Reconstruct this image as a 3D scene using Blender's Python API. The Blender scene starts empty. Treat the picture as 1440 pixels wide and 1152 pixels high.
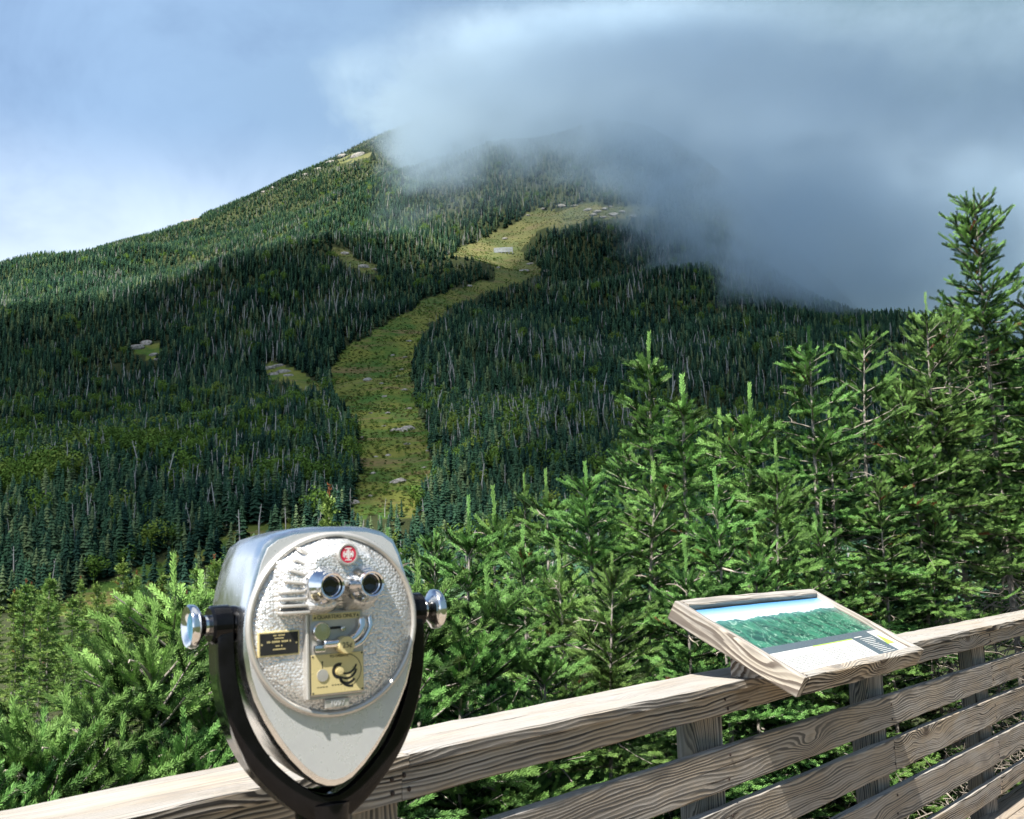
import bpy, bmesh, math, random
import numpy as np
from mathutils import Vector, Matrix
random.seed(7)
rng = np.random.default_rng(7)
sc = bpy.context.scene
PI = math.pi

# ---------------------------------------------------------------- camera
FPX, CX, CY = 1600.0, 720.0, 576.0            # focal length in pixels of the 1440 x 1152 photograph
PITCH, ROLL, EYE = 0.1369, 0.0295, 1.55
_F = np.array([0, math.cos(PITCH), math.sin(PITCH)])
_U = np.array([0, -math.sin(PITCH), math.cos(PITCH)])
_R = np.array([1.0, 0, 0])
CR = math.cos(ROLL) * _R - math.sin(ROLL) * _U
CU = math.cos(ROLL) * _U + math.sin(ROLL) * _R
CO = np.array([0, 0, EYE])
cam_d = bpy.data.cameras.new('camera')
cam = bpy.data.objects.new('camera', cam_d)
sc.collection.objects.link(cam)
sc.camera = cam
cam_d.sensor_width = 36.0
cam_d.lens = 36.0 * FPX / 1440.0
cam_d.clip_start, cam_d.clip_end = 0.05, 20000.0
cam_d.dof.use_dof = True
cam_d.dof.focus_distance = 6.5
cam_d.dof.aperture_fstop = 11.0
M = Matrix.Identity(4)
for i in range(3):
    M[i][0], M[i][1], M[i][2], M[i][3] = CR[i], CU[i], -_F[i], CO[i]
cam.matrix_world = M

# ---------------------------------------------------------------- sun and sky
SUN_AZ = np.array([-0.50, -0.866])             # horizontal direction towards the sun
SUN_EL = math.radians(54)
SUN_DIR = np.array([SUN_AZ[0] * math.cos(SUN_EL), SUN_AZ[1] * math.cos(SUN_EL), math.sin(SUN_EL)])
sun_d = bpy.data.lights.new('sun', 'SUN')
sun = bpy.data.objects.new('sun', sun_d)
sc.collection.objects.link(sun)
sun_d.energy = 5.0
sun_d.angle = math.radians(0.55)
sun_d.color = (1.0, 0.955, 0.87)
sun.rotation_euler = Vector(SUN_DIR).to_track_quat('Z', 'Y').to_euler()
sun.location = (20, -15, 40)

world = bpy.data.worlds.new('World')
sc.world = world
world.use_nodes = True


class NT:
    """small node-tree helper"""
    def __init__(self, tree):
        self.t = tree
        tree.nodes.clear()

    def n(self, kind, **kw):
        nd = self.t.nodes.new(kind)
        ins = kw.pop('ins', {})
        for k, v in kw.items():
            setattr(nd, k, v)
        for k, v in ins.items():
            s = nd.inputs[k]
            if isinstance(v, bpy.types.NodeSocket):
                self.t.links.new(v, s)
            else:
                s.default_value = v
        return nd

    def m(self, op, a, b=None, c=None, clamp=False):
        nd = self.t.nodes.new('ShaderNodeMath')
        nd.operation = op
        nd.use_clamp = clamp
        for i, v in enumerate((a, b, c)):
            if v is None:
                continue
            if isinstance(v, bpy.types.NodeSocket):
                self.t.links.new(v, nd.inputs[i])
            else:
                nd.inputs[i].default_value = v
        return nd.outputs[0]

    def vm(self, op, a, b=None, scale=None):
        nd = self.t.nodes.new('ShaderNodeVectorMath')
        nd.operation = op
        for i, v in enumerate((a, b)):
            if v is None:
                continue
            if isinstance(v, bpy.types.NodeSocket):
                self.t.links.new(v, nd.inputs[i])
            else:
                nd.inputs[i].default_value = v
        if scale is not None:
            if isinstance(scale, bpy.types.NodeSocket):
                self.t.links.new(scale, nd.inputs['Scale'])
            else:
                nd.inputs['Scale'].default_value = scale
        return nd.outputs['Value'] if op in ('DOT_PRODUCT', 'LENGTH', 'DISTANCE') else nd.outputs[0]

    def mix(self, f, a, b, blend='MIX'):
        nd = self.t.nodes.new('ShaderNodeMix')
        nd.data_type = 'RGBA'
        nd.blend_type = blend
        for s, v in ((nd.inputs[0], f), (nd.inputs[6], a), (nd.inputs[7], b)):
            if isinstance(v, bpy.types.NodeSocket):
                self.t.links.new(v, s)
            elif isinstance(v, (int, float)):
                s.default_value = v
            else:
                s.default_value = (*v, 1) if len(v) == 3 else v
        return nd.outputs[2]

    def rng(self, v, a, b, c=0.0, d=1.0, smooth=True):
        nd = self.t.nodes.new('ShaderNodeMapRange')
        nd.interpolation_type = 'SMOOTHSTEP' if smooth else 'LINEAR'
        self.t.links.new(v, nd.inputs[0])
        for i, q in enumerate((a, b, c, d)):
            nd.inputs[i + 1].default_value = q
        return nd.outputs[0]

    def noise(self, vec, scale, detail=3.0, rough=0.55, dist=0.0, out='Fac'):
        nd = self.n('ShaderNodeTexNoise', ins={'Scale': scale, 'Detail': detail, 'Roughness': rough, 'Distortion': dist})
        if vec is not None:
            self.t.links.new(vec, nd.inputs['Vector'])
        return nd.outputs[out]

    def link(self, a, b):
        self.t.links.new(a, b)


w = NT(world.node_tree)
tc = w.n('ShaderNodeTexCoord')
sky = w.n('ShaderNodeTexSky', sky_type='NISHITA', sun_disc=False, sun_elevation=SUN_EL,
          sun_rotation=math.atan2(SUN_AZ[0], SUN_AZ[1]), altitude=1100.0, air_density=1.0, dust_density=0.7, ozone_density=1.5)
dirv = w.vm('NORMALIZE', tc.outputs['Generated'])
sep = w.n('ShaderNodeSeparateXYZ', ins={0: dirv})
n1 = w.noise(dirv, 2.2, 5, 0.55, 0.3)
n2 = w.noise(dirv, 6.0, 5, 0.6, 0.4)
side = w.m('ADD', w.m('ADD', sep.outputs[0], 0.04), w.m('MULTIPLY', w.m('SUBTRACT', n1, 0.5), 0.35))
thick = w.rng(side, -0.34, 0.40)                       # broken cloud over one half of the sky, a heavy bank over the other
el_ = w.m('ADD', sep.outputs[2], w.m('MULTIPLY', w.m('SUBTRACT', n1, 0.5), 0.12))
lowb = w.rng(el_, 0.20, 0.40, 1.0, 0.0)                # pale cloud low over the horizon
cloud_c = w.mix(thick, (2.7, 4.1, 6.2), (1.45, 2.35, 3.05))
cloud_c = w.mix(w.m('MULTIPLY', lowb, w.rng(thick, 0.10, 0.62, 1.0, 0.0)), cloud_c, (8.2, 9.2, 10.4))
cover = w.m('ADD', w.rng(w.m('ADD', w.m('MULTIPLY', n2, 0.5), w.m('MULTIPLY', n1, 0.5)), 0.40, 0.62, 0.5, 0.95), w.m('MULTIPLY', thick, 0.5), clamp=True)
cover = w.m('MAXIMUM', cover, w.m('MULTIPLY', lowb, 0.9), clamp=True)
cover = w.m('MULTIPLY', cover, w.rng(sep.outputs[2], 0.52, 0.80, 1.0, 0.0))   # open blue overhead, where the sun stands
skyc = w.mix(cover, sky.outputs[0], cloud_c)
bg = w.n('ShaderNodeBackground', ins={'Color': skyc, 'Strength': 0.068})
wo = w.n('ShaderNodeOutputWorld')
w.link(bg.outputs[0], wo.inputs[0])

sc.view_settings.view_transform = 'Standard'
sc.view_settings.look = 'None'
sc.view_settings.exposure = 1.15
sc.view_settings.gamma = 1.0
sc.render.engine = 'CYCLES'
cy = sc.cycles
cy.use_denoising = True
cy.max_bounces = 6
cy.diffuse_bounces = 2
cy.glossy_bounces = 3
cy.transmission_bounces = 3
cy.transparent_max_bounces = 8
cy.volume_bounces = 3
cy.volume_step_rate = 0.25
cy.volume_max_steps = 128
cy.caustics_reflective = False
cy.caustics_refractive = False
cy.sample_clamp_indirect = 4.0
cy.use_adaptive_sampling = True
cy.adaptive_threshold = 0.015

# ---------------------------------------------------------------- geometry helpers
COL = sc.collection


def ray(x, y):
    return _F + CR * (x - CX) / FPX - CU * (y - CY) / FPX


def at_depth(x, y, d):
    """world point seen at pixel (x, y), d metres along the view axis"""
    return CO + ray(x, y) * d


def project(P):
    d = P - CO
    k = d @ _F
    return CX + FPX * (d @ CR) / k, CY - FPX * (d @ CU) / k


def tag(o, label=None, cat=None, group=None, kind=None):
    if label: o['label'] = label
    if cat: o['category'] = cat
    if group: o['group'] = group
    if kind: o['kind'] = kind
    return o


def link(o, parent=None):
    COL.objects.link(o)
    if parent is not None:
        o.parent = parent
    return o


def empty(name, loc=(0, 0, 0), rz=0.0):
    o = bpy.data.objects.new(name, None)
    o.location = loc
    o.rotation_euler = (0, 0, rz)
    o.empty_display_size = 0.1
    return link(o)


def np_mesh(name, V, F, mat=None, smooth=False):
    """V (n,3); F either (m,3)/(m,4) int array or list of index lists"""
    me = bpy.data.meshes.new(name)
    V = np.asarray(V, dtype=np.float32)
    if isinstance(F, np.ndarray):
        k = F.shape[1]
        me.vertices.add(len(V))
        me.vertices.foreach_set('co', V.ravel())
        me.loops.add(F.size)
        me.loops.foreach_set('vertex_index', F.astype(np.int32).ravel())
        me.polygons.add(len(F))
        me.polygons.foreach_set('loop_start', np.arange(0, F.size, k, dtype=np.int32))
        me.polygons.foreach_set('loop_total', np.full(len(F), k, dtype=np.int32))
        me.update(calc_edges=True)
    else:
        me.from_pydata([tuple(v) for v in V], [], F)
        me.update()
    if smooth:
        me.polygons.foreach_set('use_smooth', np.ones(len(me.polygons), dtype=bool))
    if mat is not None:
        for m_ in (mat if isinstance(mat, (list, tuple)) else [mat]):
            me.materials.append(m_)
    return me


def mobj(name, me, parent=None, loc=None, rot=None):
    o = bpy.data.objects.new(name, me)
    if loc is not None: o.location = loc
    if rot is not None: o.rotation_euler = rot
    return link(o, parent)


def from_bm(name, bm, mat, parent=None, smooth=False, angle=None):
    me = bpy.data.meshes.new(name)
    bmesh.ops.recalc_face_normals(bm, faces=bm.faces[:])
    bm.to_mesh(me)
    bm.free()
    if smooth:
        me.polygons.foreach_set('use_smooth', np.ones(len(me.polygons), dtype=bool))
        if angle:
            me.set_sharp_from_angle(angle=angle)
    for m_ in (mat if isinstance(mat, (list, tuple)) else [mat]):
        me.materials.append(m_)
    return mobj(name, me, parent)


def bm_box(bm, x0, x1, y0, y1, z0, z1, bevel=0.0, segs=1):
    r = bmesh.ops.create_cube(bm, size=1.0)
    vs = r['verts']
    for v in vs:
        v.co.x = x0 + (v.co.x + .5) * (x1 - x0)
        v.co.y = y0 + (v.co.y + .5) * (y1 - y0)
        v.co.z = z0 + (v.co.z + .5) * (z1 - z0)
    if bevel:
        es = list({e for v in vs for e in v.link_edges})
        bmesh.ops.bevel(bm, geom=es, offset=bevel, segments=segs, affect='EDGES', profile=0.5)


def bm_lathe(bm, prof, axis='y', center=(0, 0, 0), n=32, caps=True):
    """prof: list of (radius, along-axis)"""
    rings = []
    for r, a in prof:
        ring = []
        for k in range(n):
            t = 2 * PI * k / n
            c, s = r * math.cos(t), r * math.sin(t)
            p = {'y': (c, a, s), 'x': (a, c, s), 'z': (c, s, a)}[axis]
            ring.append(bm.verts.new((p[0] + center[0], p[1] + center[1], p[2] + center[2])))
        rings.append(ring)
    for A, B in zip(rings[:-1], rings[1:]):
        for k in range(n):
            bm.faces.new((A[k], A[(k + 1) % n], B[(k + 1) % n], B[k]))
    if caps:
        bm.faces.new(rings[0][::-1])
        bm.faces.new(rings[-1])


def bm_loft(bm, sections, caps=True):
    rings = [[bm.verts.new(p) for p in s] for s in sections]
    n = len(rings[0])
    for A, B in zip(rings[:-1], rings[1:]):
        for k in range(n):
            bm.faces.new((A[k], A[(k + 1) % n], B[(k + 1) % n], B[k]))
    if caps:
        bm.faces.new(rings[0][::-1])
        bm.faces.new(rings[-1])


def bm_sweep(bm, path, prof, up=(0, 1, 0)):
    """sweep a closed profile [(a, b)] along path; a is across (normal in path plane), b along up"""
    P = [Vector(p) for p in path]
    U = Vector(up)
    secs = []
    for i, p in enumerate(P):
        t = (P[min(i + 1, len(P) - 1)] - P[max(i - 1, 0)]).normalized()
        nrm = t.cross(U).normalized()
        q = prof(i / (len(P) - 1)) if callable(prof) else prof
        secs.append([p + nrm * a + U * b for a, b in q])
    bm_loft(bm, secs)


def bm_tube(bm, path, r, n=8):
    P = [Vector(p) for p in path]
    secs = []
    for i, p in enumerate(P):
        t = (P[min(i + 1, len(P) - 1)] - P[max(i - 1, 0)]).normalized()
        a = t.orthogonal().normalized() if i == 0 else (a - t * a.dot(t)).normalized()
        b = t.cross(a)
        rr = r[i] if isinstance(r, (list, tuple)) else r
        secs.append([p + (a * math.cos(2 * PI * k / n) + b * math.sin(2 * PI * k / n)) * rr for k in range(n)])
    bm_loft(bm, secs)


def smooth_path(pts, n=24):
    pts = np.array(pts, float)
    P = np.vstack([2 * pts[0] - pts[1], pts, 2 * pts[-1] - pts[-2]])
    out = []
    m_ = len(pts) - 1
    for k in range(n + 1):
        t = k / n * m_
        i = min(int(t), m_ - 1)
        u = t - i
        p0, p1, p2, p3 = P[i:i + 4]
        out.append(0.5 * (2 * p1 + (p2 - p0) * u + (2 * p0 - 5 * p1 + 4 * p2 - p3) * u ** 2 + (3 * p1 - p0 - 3 * p2 + p3) * u ** 3))
    return [tuple(p) for p in out]


# ---------------------------------------------------------------- materials
def material(name):
    m_ = bpy.data.materials.new(name)
    m_.use_nodes = True
    t = NT(m_.node_tree)
    out = t.n('ShaderNodeOutputMaterial')
    return m_, t, out


def principled(t, out, **ins):
    b = t.n('ShaderNodeBsdfPrincipled', ins={k: v for k, v in ins.items()})
    t.link(b.outputs[0], out.inputs[0])
    return b


def bump(t, h, strength=0.3, dist=0.01):
    return t.n('ShaderNodeBump', ins={'Height': h, 'Strength': strength, 'Distance': dist}).outputs[0]


def plain(name, col, rough=0.5, metal=0.0, var=0.12, scale=30.0, bmp=0.0, coat=0.0):
    m_, t, out = material(name)
    tc_ = t.n('ShaderNodeTexCoord')
    nz = t.noise(tc_.outputs['Object'], scale, 4, 0.6)
    c = t.mix(t.rng(nz, 0.3, 0.7), tuple(q * (1 - var) for q in col), tuple(min(1, q * (1 + var)) for q in col))
    r = t.rng(nz, 0.2, 0.8, rough * 0.8, min(1, rough * 1.25))
    b = principled(t, out, **{'Base Color': c, 'Roughness': r, 'Metallic': metal, 'Coat Weight': coat})
    if bmp:
        t.link(bump(t, nz, bmp, 0.002), b.inputs['Normal'])
    return m_


def wood_material(name, light=(0.45, 0.355, 0.25), dark=(0.012, 0.009, 0.007), grey=(0.44, 0.40, 0.355), freq=88.0, bleach=0.6):
    m_, t, out = material(name)
    tc_ = t.n('ShaderNodeTexCoord')
    oi = t.n('ShaderNodeObjectInfo')
    off = t.n('ShaderNodeCombineXYZ', ins={0: t.m('MULTIPLY', oi.outputs['Random'], 41.0), 1: t.m('MULTIPLY', oi.outputs['Random'], 17.3), 2: t.m('MULTIPLY', oi.outputs['Random'], 9.1)})
    co = t.vm('ADD', tc_.outputs['Object'], off.outputs[0])
    low = t.vm('MULTIPLY', co, (0.7, 4.0, 4.0))
    warp = t.noise(low, 1.6, 3, 0.5)
    # knots: cells stretched along the board
    kn = t.n('ShaderNodeTexVoronoi', ins={'Vector': t.vm('MULTIPLY', co, (1.7, 5.2, 5.2)), 'Scale': 1.0, 'Randomness': 1.0})
    kd = kn.outputs['Distance']
    swirl = t.m('POWER', t.rng(kd, 0.0, 0.55, 1.0, 0.0), 2.0)
    sp = t.n('ShaderNodeSeparateXYZ', ins={0: co})
    base = t.m('ADD', t.m('MULTIPLY', sp.outputs[1], freq), t.m('MULTIPLY', sp.outputs[2], freq * 0.75))
    ringv = t.m('ADD', t.m('ADD', base, t.m('MULTIPLY', warp, 8.0)), t.m('MULTIPLY', swirl, 5.0))
    fine = t.noise(t.vm('MULTIPLY', co, (3.0, 160.0, 160.0)), 1.0, 3, 0.6)
    ringv = t.m('ADD', ringv, t.m('MULTIPLY', fine, 0.35))
    fr = t.m('FRACT', ringv)
    # late wood: a slow rise and a sharp fall
    line = t.m('MULTIPLY', t.rng(fr, 0.15, 0.68), t.rng(fr, 0.86, 1.0, 1.0, 0.0))
    contrast = t.rng(t.noise(t.vm('MULTIPLY', co, (1.4, 7.0, 7.0)), 1.0, 3, 0.6), 0.3, 0.62, 0.45, 1.0)
    wn = t.n('ShaderNodeTexWhiteNoise', noise_dimensions='1D', ins={'W': t.m('FLOOR', ringv)})
    line = t.m('MULTIPLY', t.m('MULTIPLY', line, contrast), t.rng(wn.outputs['Value'], 0.0, 1.0, 0.40, 1.5, smooth=False), clamp=True)
    stain = t.noise(t.vm('MULTIPLY', co, (2.2, 9.0, 9.0)), 1.2, 5, 0.65)
    c0 = t.mix(t.rng(stain, 0.35, 0.65), light, grey)
    c0 = t.mix(t.m('MULTIPLY', t.rng(fine, 0.45, 0.75), 0.35), c0, tuple(q * 0.55 for q in light))
    c1 = t.mix(line, c0, dark)
    core = t.rng(kd, 0.05, 0.13, 1.0, 0.0)
    c2 = t.mix(t.m('MULTIPLY', core, 0.85), c1, (0.06, 0.035, 0.022))
    weather = t.noise(t.vm('MULTIPLY', co, (1.0, 3.0, 3.0)), 2.3, 6, 0.7)
    c2 = t.mix(t.rng(weather, 0.52, 0.70, 0.0, 0.6), c2, (0.10, 0.082, 0.068))
    c3 = t.mix(t.rng(oi.outputs['Random'], 0, 1, 0.05, 0.35, smooth=False), c2, (0.34, 0.32, 0.30), 'MIX')
    geo = t.n('ShaderNodeNewGeometry')
    nz = t.n('ShaderNodeSeparateXYZ', ins={0: geo.outputs['Normal']})
    # faces turned to the sky are bleached by the weather
    topm = t.m('MULTIPLY', t.rng(nz.outputs[2], 0.6, 0.95), t.rng(stain, 0.28, 0.6, 0.55, 1.0))
    c4 = t.mix(t.m('MULTIPLY', topm, bleach), c3, (0.38, 0.365, 0.345))
    cr = t.rng(t.noise(t.vm('MULTIPLY', co, (1.2, 60.0, 60.0)), 1.0, 2, 0.5, 0.4), 0.69, 0.72)
    c5 = t.mix(t.m('MULTIPLY', cr, 0.8), c4, (0.03, 0.022, 0.018))
    b = principled(t, out, **{'Base Color': c5, 'Roughness': 0.82, 'Specular IOR Level': 0.12})
    h = t.m('SUBTRACT', t.m('ADD', t.m('MULTIPLY', line, 0.6), t.m('MULTIPLY', fine, 0.35)), t.m('MULTIPLY', cr, 1.5))
    t.link(bump(t, h, 0.6, 0.003), b.inputs['Normal'])
    return m_


WOOD = wood_material('weathered_pine')
WOOD_FRAME = wood_material('pale_pine', light=(0.44, 0.385, 0.31), dark=(0.08, 0.058, 0.042), grey=(0.40, 0.375, 0.345), freq=45.0, bleach=0.5)
WOOD_DECK = wood_material('deck_pine', light=(0.33, 0.24, 0.15), dark=(0.12, 0.075, 0.042), grey=(0.28, 0.22, 0.155), freq=50.0, bleach=0.2)


def needle_material(name, c_dark, c_mid, c_tip, trans=0.12):
    m_, t, out = material(name)
    at = t.n('ShaderNodeAttribute', attribute_name='age_light')
    oi = t.n('ShaderNodeObjectInfo')
    gp = t.n('ShaderNodeNewGeometry')
    nz = t.noise(gp.outputs['Position'], 1.7, 3, 0.6)
    c = t.mix(t.rng(at.outputs['Fac'], 0.0, 0.55), c_dark, c_mid)
    c = t.mix(t.rng(at.outputs['Fac'], 0.55, 1.0), c, c_tip)
    warm = t.mix(0.5, c, (0.16, 0.15, 0.03))
    c = t.mix(t.m('MULTIPLY', t.rng(nz, 0.50, 0.78), 0.35), c, warm)
    hs = t.n('ShaderNodeHueSaturation', ins={'Color': c, 'Value': t.rng(oi.outputs['Random'], 0, 1, 0.8, 1.2, smooth=False), 'Hue': t.rng(t.m('FRACT', t.m('MULTIPLY', oi.outputs['Random'], 7.13)), 0, 1, 0.485, 0.513, smooth=False)})
    rust = t.mix(t.rng(at.outputs['Fac'], -0.4, -0.2, 1.0, 0.0), hs.outputs[0], (0.17, 0.065, 0.028))
    b = t.n('ShaderNodeBsdfPrincipled', ins={'Base Color': rust, 'Roughness': 0.45, 'Specular IOR Level': 0.13})
    tr = t.n('ShaderNodeBsdfTranslucent', ins={'Color': hs.outputs[0]})
    ms = t.n('ShaderNodeMixShader', ins={0: trans, 1: b.outputs[0], 2: tr.outputs[0]})
    t.link(ms.outputs[0], out.inputs[0])
    return m_


NEEDLE = needle_material('spruce_needles', (0.009, 0.026, 0.007), (0.020, 0.058, 0.015), (0.205, 0.385, 0.105))  # dark bodies and bright tips paint sun and shade contrast into the colour
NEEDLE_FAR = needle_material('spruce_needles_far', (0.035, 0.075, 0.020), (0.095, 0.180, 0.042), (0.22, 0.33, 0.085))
BROWN_NEEDLE = plain('rusty_needles', (0.20, 0.075, 0.03), 0.8, var=0.3)
BARK = plain('grey_bark', (0.24, 0.215, 0.19), 0.9, var=0.4, scale=22, bmp=0.6)
TWIG = plain('dead_twig_bark', (0.30, 0.26, 0.22), 0.9, var=0.35, scale=9)
SNAG = plain('bleached_snag', (0.42, 0.41, 0.39), 0.9, var=0.25, scale=0.6)

# ---------------------------------------------------------------- terrain
YB, YR = 235.0, 1500.0
_sky_px = np.array([(-500, 560), (-250, 480), (0, 392), (135, 345), (270, 299), (400, 240), (470, 210), (540, 176), (600, 152), (690, 132),
                    (800, 150), (900, 215), (1000, 312), (1100, 398), (1200, 485), (1300, 570), (1500, 690), (1800, 760)], float)
_rid = []
for _x, _y in _sky_px:
    _v = ray(_x, _y)
    _p = CO + _v * (YR / _v[1])
    _rid.append((_p[0], _p[2] - 4.0))
_rid = np.array(_rid)


def _hash2(ix, iy, s):
    v = np.sin(ix * 127.1 + iy * 311.7 + s * 74.7) * 43758.5453
    return v - np.floor(v)


def vnoise(x, y, s=0):
    ix, iy = np.floor(x), np.floor(y)
    fx, fy = x - ix, y - iy
    fx, fy = fx * fx * (3 - 2 * fx), fy * fy * (3 - 2 * fy)
    a, b = _hash2(ix, iy, s), _hash2(ix + 1, iy, s)
    c, d = _hash2(ix, iy + 1, s), _hash2(ix + 1, iy + 1, s)
    return (a * (1 - fx) + b * fx) * (1 - fy) + (c * (1 - fx) + d * fx) * fy - 0.5


def fbm(x, y, s=0, o=4):
    r = 0
    for k in range(o):
        r = r + vnoise(x * 2 ** k, y * 2 ** k, s + k) / 2 ** k
    return r


def sstep(a, b, v):
    t = np.clip((v - a) / (b - a), 0, 1)
    return t * t * (3 - 2 * t)


TH = 0.642                                              # the railing runs this far to the right of straight ahead
FT = np.array([math.sin(TH), math.cos(TH)])             # along the railing
FN = np.array([math.cos(TH), -math.sin(TH)])            # from the railing towards the deck
FD = 1.935                                              # camera to the railing's front plane


def ground(X, Y):
    X, Y = np.asarray(X, float), np.asarray(Y, float)
    H = np.interp(X, _rid[:, 0], _rid[:, 1])
    H = H * (1 - 0.42 * sstep(140, 520, X))
    t = (Y - YB) / (YR - YB)
    tc_ = np.clip(t, 0, 1)
    up = 0.40 * tc_ + 0.60 * tc_ ** 1.45
    back = np.where(t > 1, 1 - 0.9 * (t - 1) - 1.5 * (t - 1) ** 2, 0)
    prof = np.where(t > 1, back, up)
    z = H * prof
    amp = sstep(0.02, 0.3, t) * (1 - 0.75 * sstep(0.8, 1.0, t))
    z = z + amp * (fbm(X / 260, Y / 260, 3) * 55 + fbm(X / 70, Y / 70, 9, 3) * 9)
    # the shoulder that carries the upper run
    z = z + 46 * np.exp(-(((X - 150) / 150) ** 2 + ((Y - 1060) / 110) ** 2))
    z = z + 16 * np.exp(-(((X + 60) / 110) ** 2 + ((Y - 800) / 70) ** 2))
    # the knoll the deck stands on, falling off to a saddle
    dist = -(X * FN[0] + Y * FN[1]) - FD
    near = -1.05 - 0.055 * np.clip(dist, 0, 400) - 0.00045 * np.clip(dist, 0, 120) ** 2 + 0.05 * np.clip(X, -5, 60) * np.exp(-np.clip(dist, 0, 99) / 14)
    near = near + 0.25 * fbm(X / 3.0, Y / 3.0, 21, 3)
    base = -5.0 + fbm(X / 60, Y / 60, 5, 3) * 3
    k = sstep(40, 130, Y)
    low = near * (1 - k) + base * k
    low = np.maximum(low, -14)
    m_ = sstep(YB - 40, YB + 60, Y)
    return low * (1 - m_) + (z - 3) * m_


def hit(x, y, t0=120.0, t1=2600.0, n=900):
    """where the sight line through a pixel meets the terrain"""
    v = ray(x, y)
    ts = np.linspace(t0, t1, n)
    P = CO[None] + v[None] * ts[:, None]
    below = P[:, 2] < ground(P[:, 0], P[:, 1])
    ok = below & (P[:, 1] < YR + 40)
    i = int(np.argmax(ok)) if ok.any() else int(np.argmin(np.abs(P[:, 1] - YR)))
    p = P[i].copy()
    if not ok.any():
        return p
    p[2] = ground(p[0], p[1])
    return p


def in_poly(px, py, poly):
    c = np.zeros(np.shape(px), bool)
    n = len(poly)
    j = n - 1
    for i in range(n):
        xi, yi = poly[i]
        xj, yj = poly[j]
        with np.errstate(divide='ignore', invalid='ignore'):
            cond = ((yi > py) != (yj > py)) & (px < (xj - xi) * (py - yi) / (yj - yi + 1e-12) + xi)
        c ^= cond
        j = i
    return c


RUN = [(478, 728), (500, 690), (506, 640), (497, 592), (470, 562), (464, 522), (478, 497), (512, 473), (552, 447), (602, 419), (650, 404),
       (692, 393), (694, 376), (672, 364), (620, 362), (650, 349), (690, 331), (728, 314), (745, 301), (790, 291), (840, 288), (925, 291),
       (925, 301), (820, 309), (775, 322), (750, 336), (732, 352), (742, 370), (775, 384), (742, 391), (705, 405), (650, 428), (604, 455),
       (588, 482), (580, 520), (578, 560), (594, 592), (608, 615), (606, 650), (596, 690), (590, 728)]
GLADES = [[(172, 486), (205, 476), (232, 478), (226, 500), (212, 512), (195, 500)],
          [(340, 512), (385, 508), (418, 516), (470, 546), (476, 562), (440, 556), (395, 540), (360, 528)],
          [(462, 345), (480, 345), (500, 362), (540, 374), (532, 386), (500, 380), (472, 364)],
          [(470, 226), (505, 214), (526, 216), (520, 222), (480, 230)],
          [(250, 304), (270, 296), (285, 298), (280, 308), (258, 310)],
          [(60, 862), (130, 826), (200, 800), (290, 768), (345, 745), (420, 735), (420, 752), (345, 770), (260, 806), (190, 838), (110, 872)]]

for _g in range(3):
    _c = np.mean(GLADES[_g], axis=0)
    GLADES[_g] = [tuple(_c + (np.array(q_) - _c) * 0.78) for q_ in GLADES[_g]]


def open_mask(P):
    px, py = project(P)
    wob = 6.0 * vnoise(P[:, 0] / 9, P[:, 1] / 9, 31) + 6.0 * vnoise(P[:, 0] / 23, P[:, 1] / 23, 37)
    r = in_poly(px + wob, py + wob, RUN)
    for g in GLADES:
        r |= in_poly(px + wob, py + wob, g)
    return r


# terrain sheet: rows thin out with distance
nu, nr = 420, 420
rows = np.concatenate([np.linspace(-60, -5, 6), np.linspace(-3, 30, 60), np.geomspace(31.5, 235, 60), np.linspace(240, 1560, nr - 186), np.linspace(1580, 6500, 60)])
us = np.linspace(-1.0, 1.0, nu)
us = np.sign(us) * (0.62 * np.abs(us) + 1.3 * np.abs(us) ** 4)
Yg = np.repeat(rows, nu)
Xg = np.tile(us, len(rows)) * np.maximum(np.abs(Yg), 26) * 1.0
Zg = ground(Xg, Yg)
Zg = np.where(Yg > 2500, np.maximum(Zg, -250), Zg)
TV = np.stack([Xg, Yg, np.maximum(Zg, -260)], 1)
ii = np.arange(len(rows) - 1)[:, None] * nu + np.arange(nu - 1)[None]
TF = np.stack([ii, ii + 1, ii + nu + 1, ii + nu], -1).reshape(-1, 4)
m_terr, t, out = material('mountain_ground')
gp = t.n('ShaderNodeNewGeometry')
atr = t.n('ShaderNodeAttribute', attribute_name='meadow')
nA = t.noise(gp.outputs['Position'], 0.05, 5, 0.65)
nB = t.noise(gp.outputs['Position'], 0.35, 4, 0.7)
nC = t.noise(t.vm('MULTIPLY', gp.outputs['Position'], (0.03, 0.12, 0.12)), 1.0, 5, 0.7)
grass = t.mix(t.rng(nA, 0.36, 0.62), (0.060, 0.130, 0.026), (0.185, 0.195, 0.042))
grass = t.mix(t.rng(nC, 0.50, 0.68), grass, (0.20, 0.15, 0.070))
grass = t.mix(t.rng(nB, 0.45, 0.75, 0, 0.6), grass, (0.05, 0.085, 0.02))
spz = t.n('ShaderNodeSeparateXYZ', ins={0: gp.outputs['Position']})
grass = t.mix(t.rng(spz.outputs[2], 110.0, 260.0, 0, 0.7), grass, t.mix(nA, (0.075, 0.085, 0.035), (0.165, 0.145, 0.080)))
floor_c = t.mix(nB, (0.028, 0.045, 0.016), (0.060, 0.062, 0.028))
c = t.mix(t.rng(atr.outputs['Fac'], 0.25, 0.75), floor_c, grass)
b = principled(t, out, **{'Base Color': c, 'Roughness': 0.95, 'Specular IOR Level': 0.1})
t.link(bump(t, nB, 0.5, 0.6), b.inputs['Normal'])
me = np_mesh('ground', TV, TF, m_terr, True)
msk = open_mask(TV).astype(np.float32) * (Yg > 130) * (Yg < 2000)
a = me.attributes.new('meadow', 'FLOAT', 'POINT')
a.data.foreach_set('value', msk.astype(np.float32))
tag(mobj('ground', me), 'steep mountain slope with a grassy ski run', 'ground', kind='structure')

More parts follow.
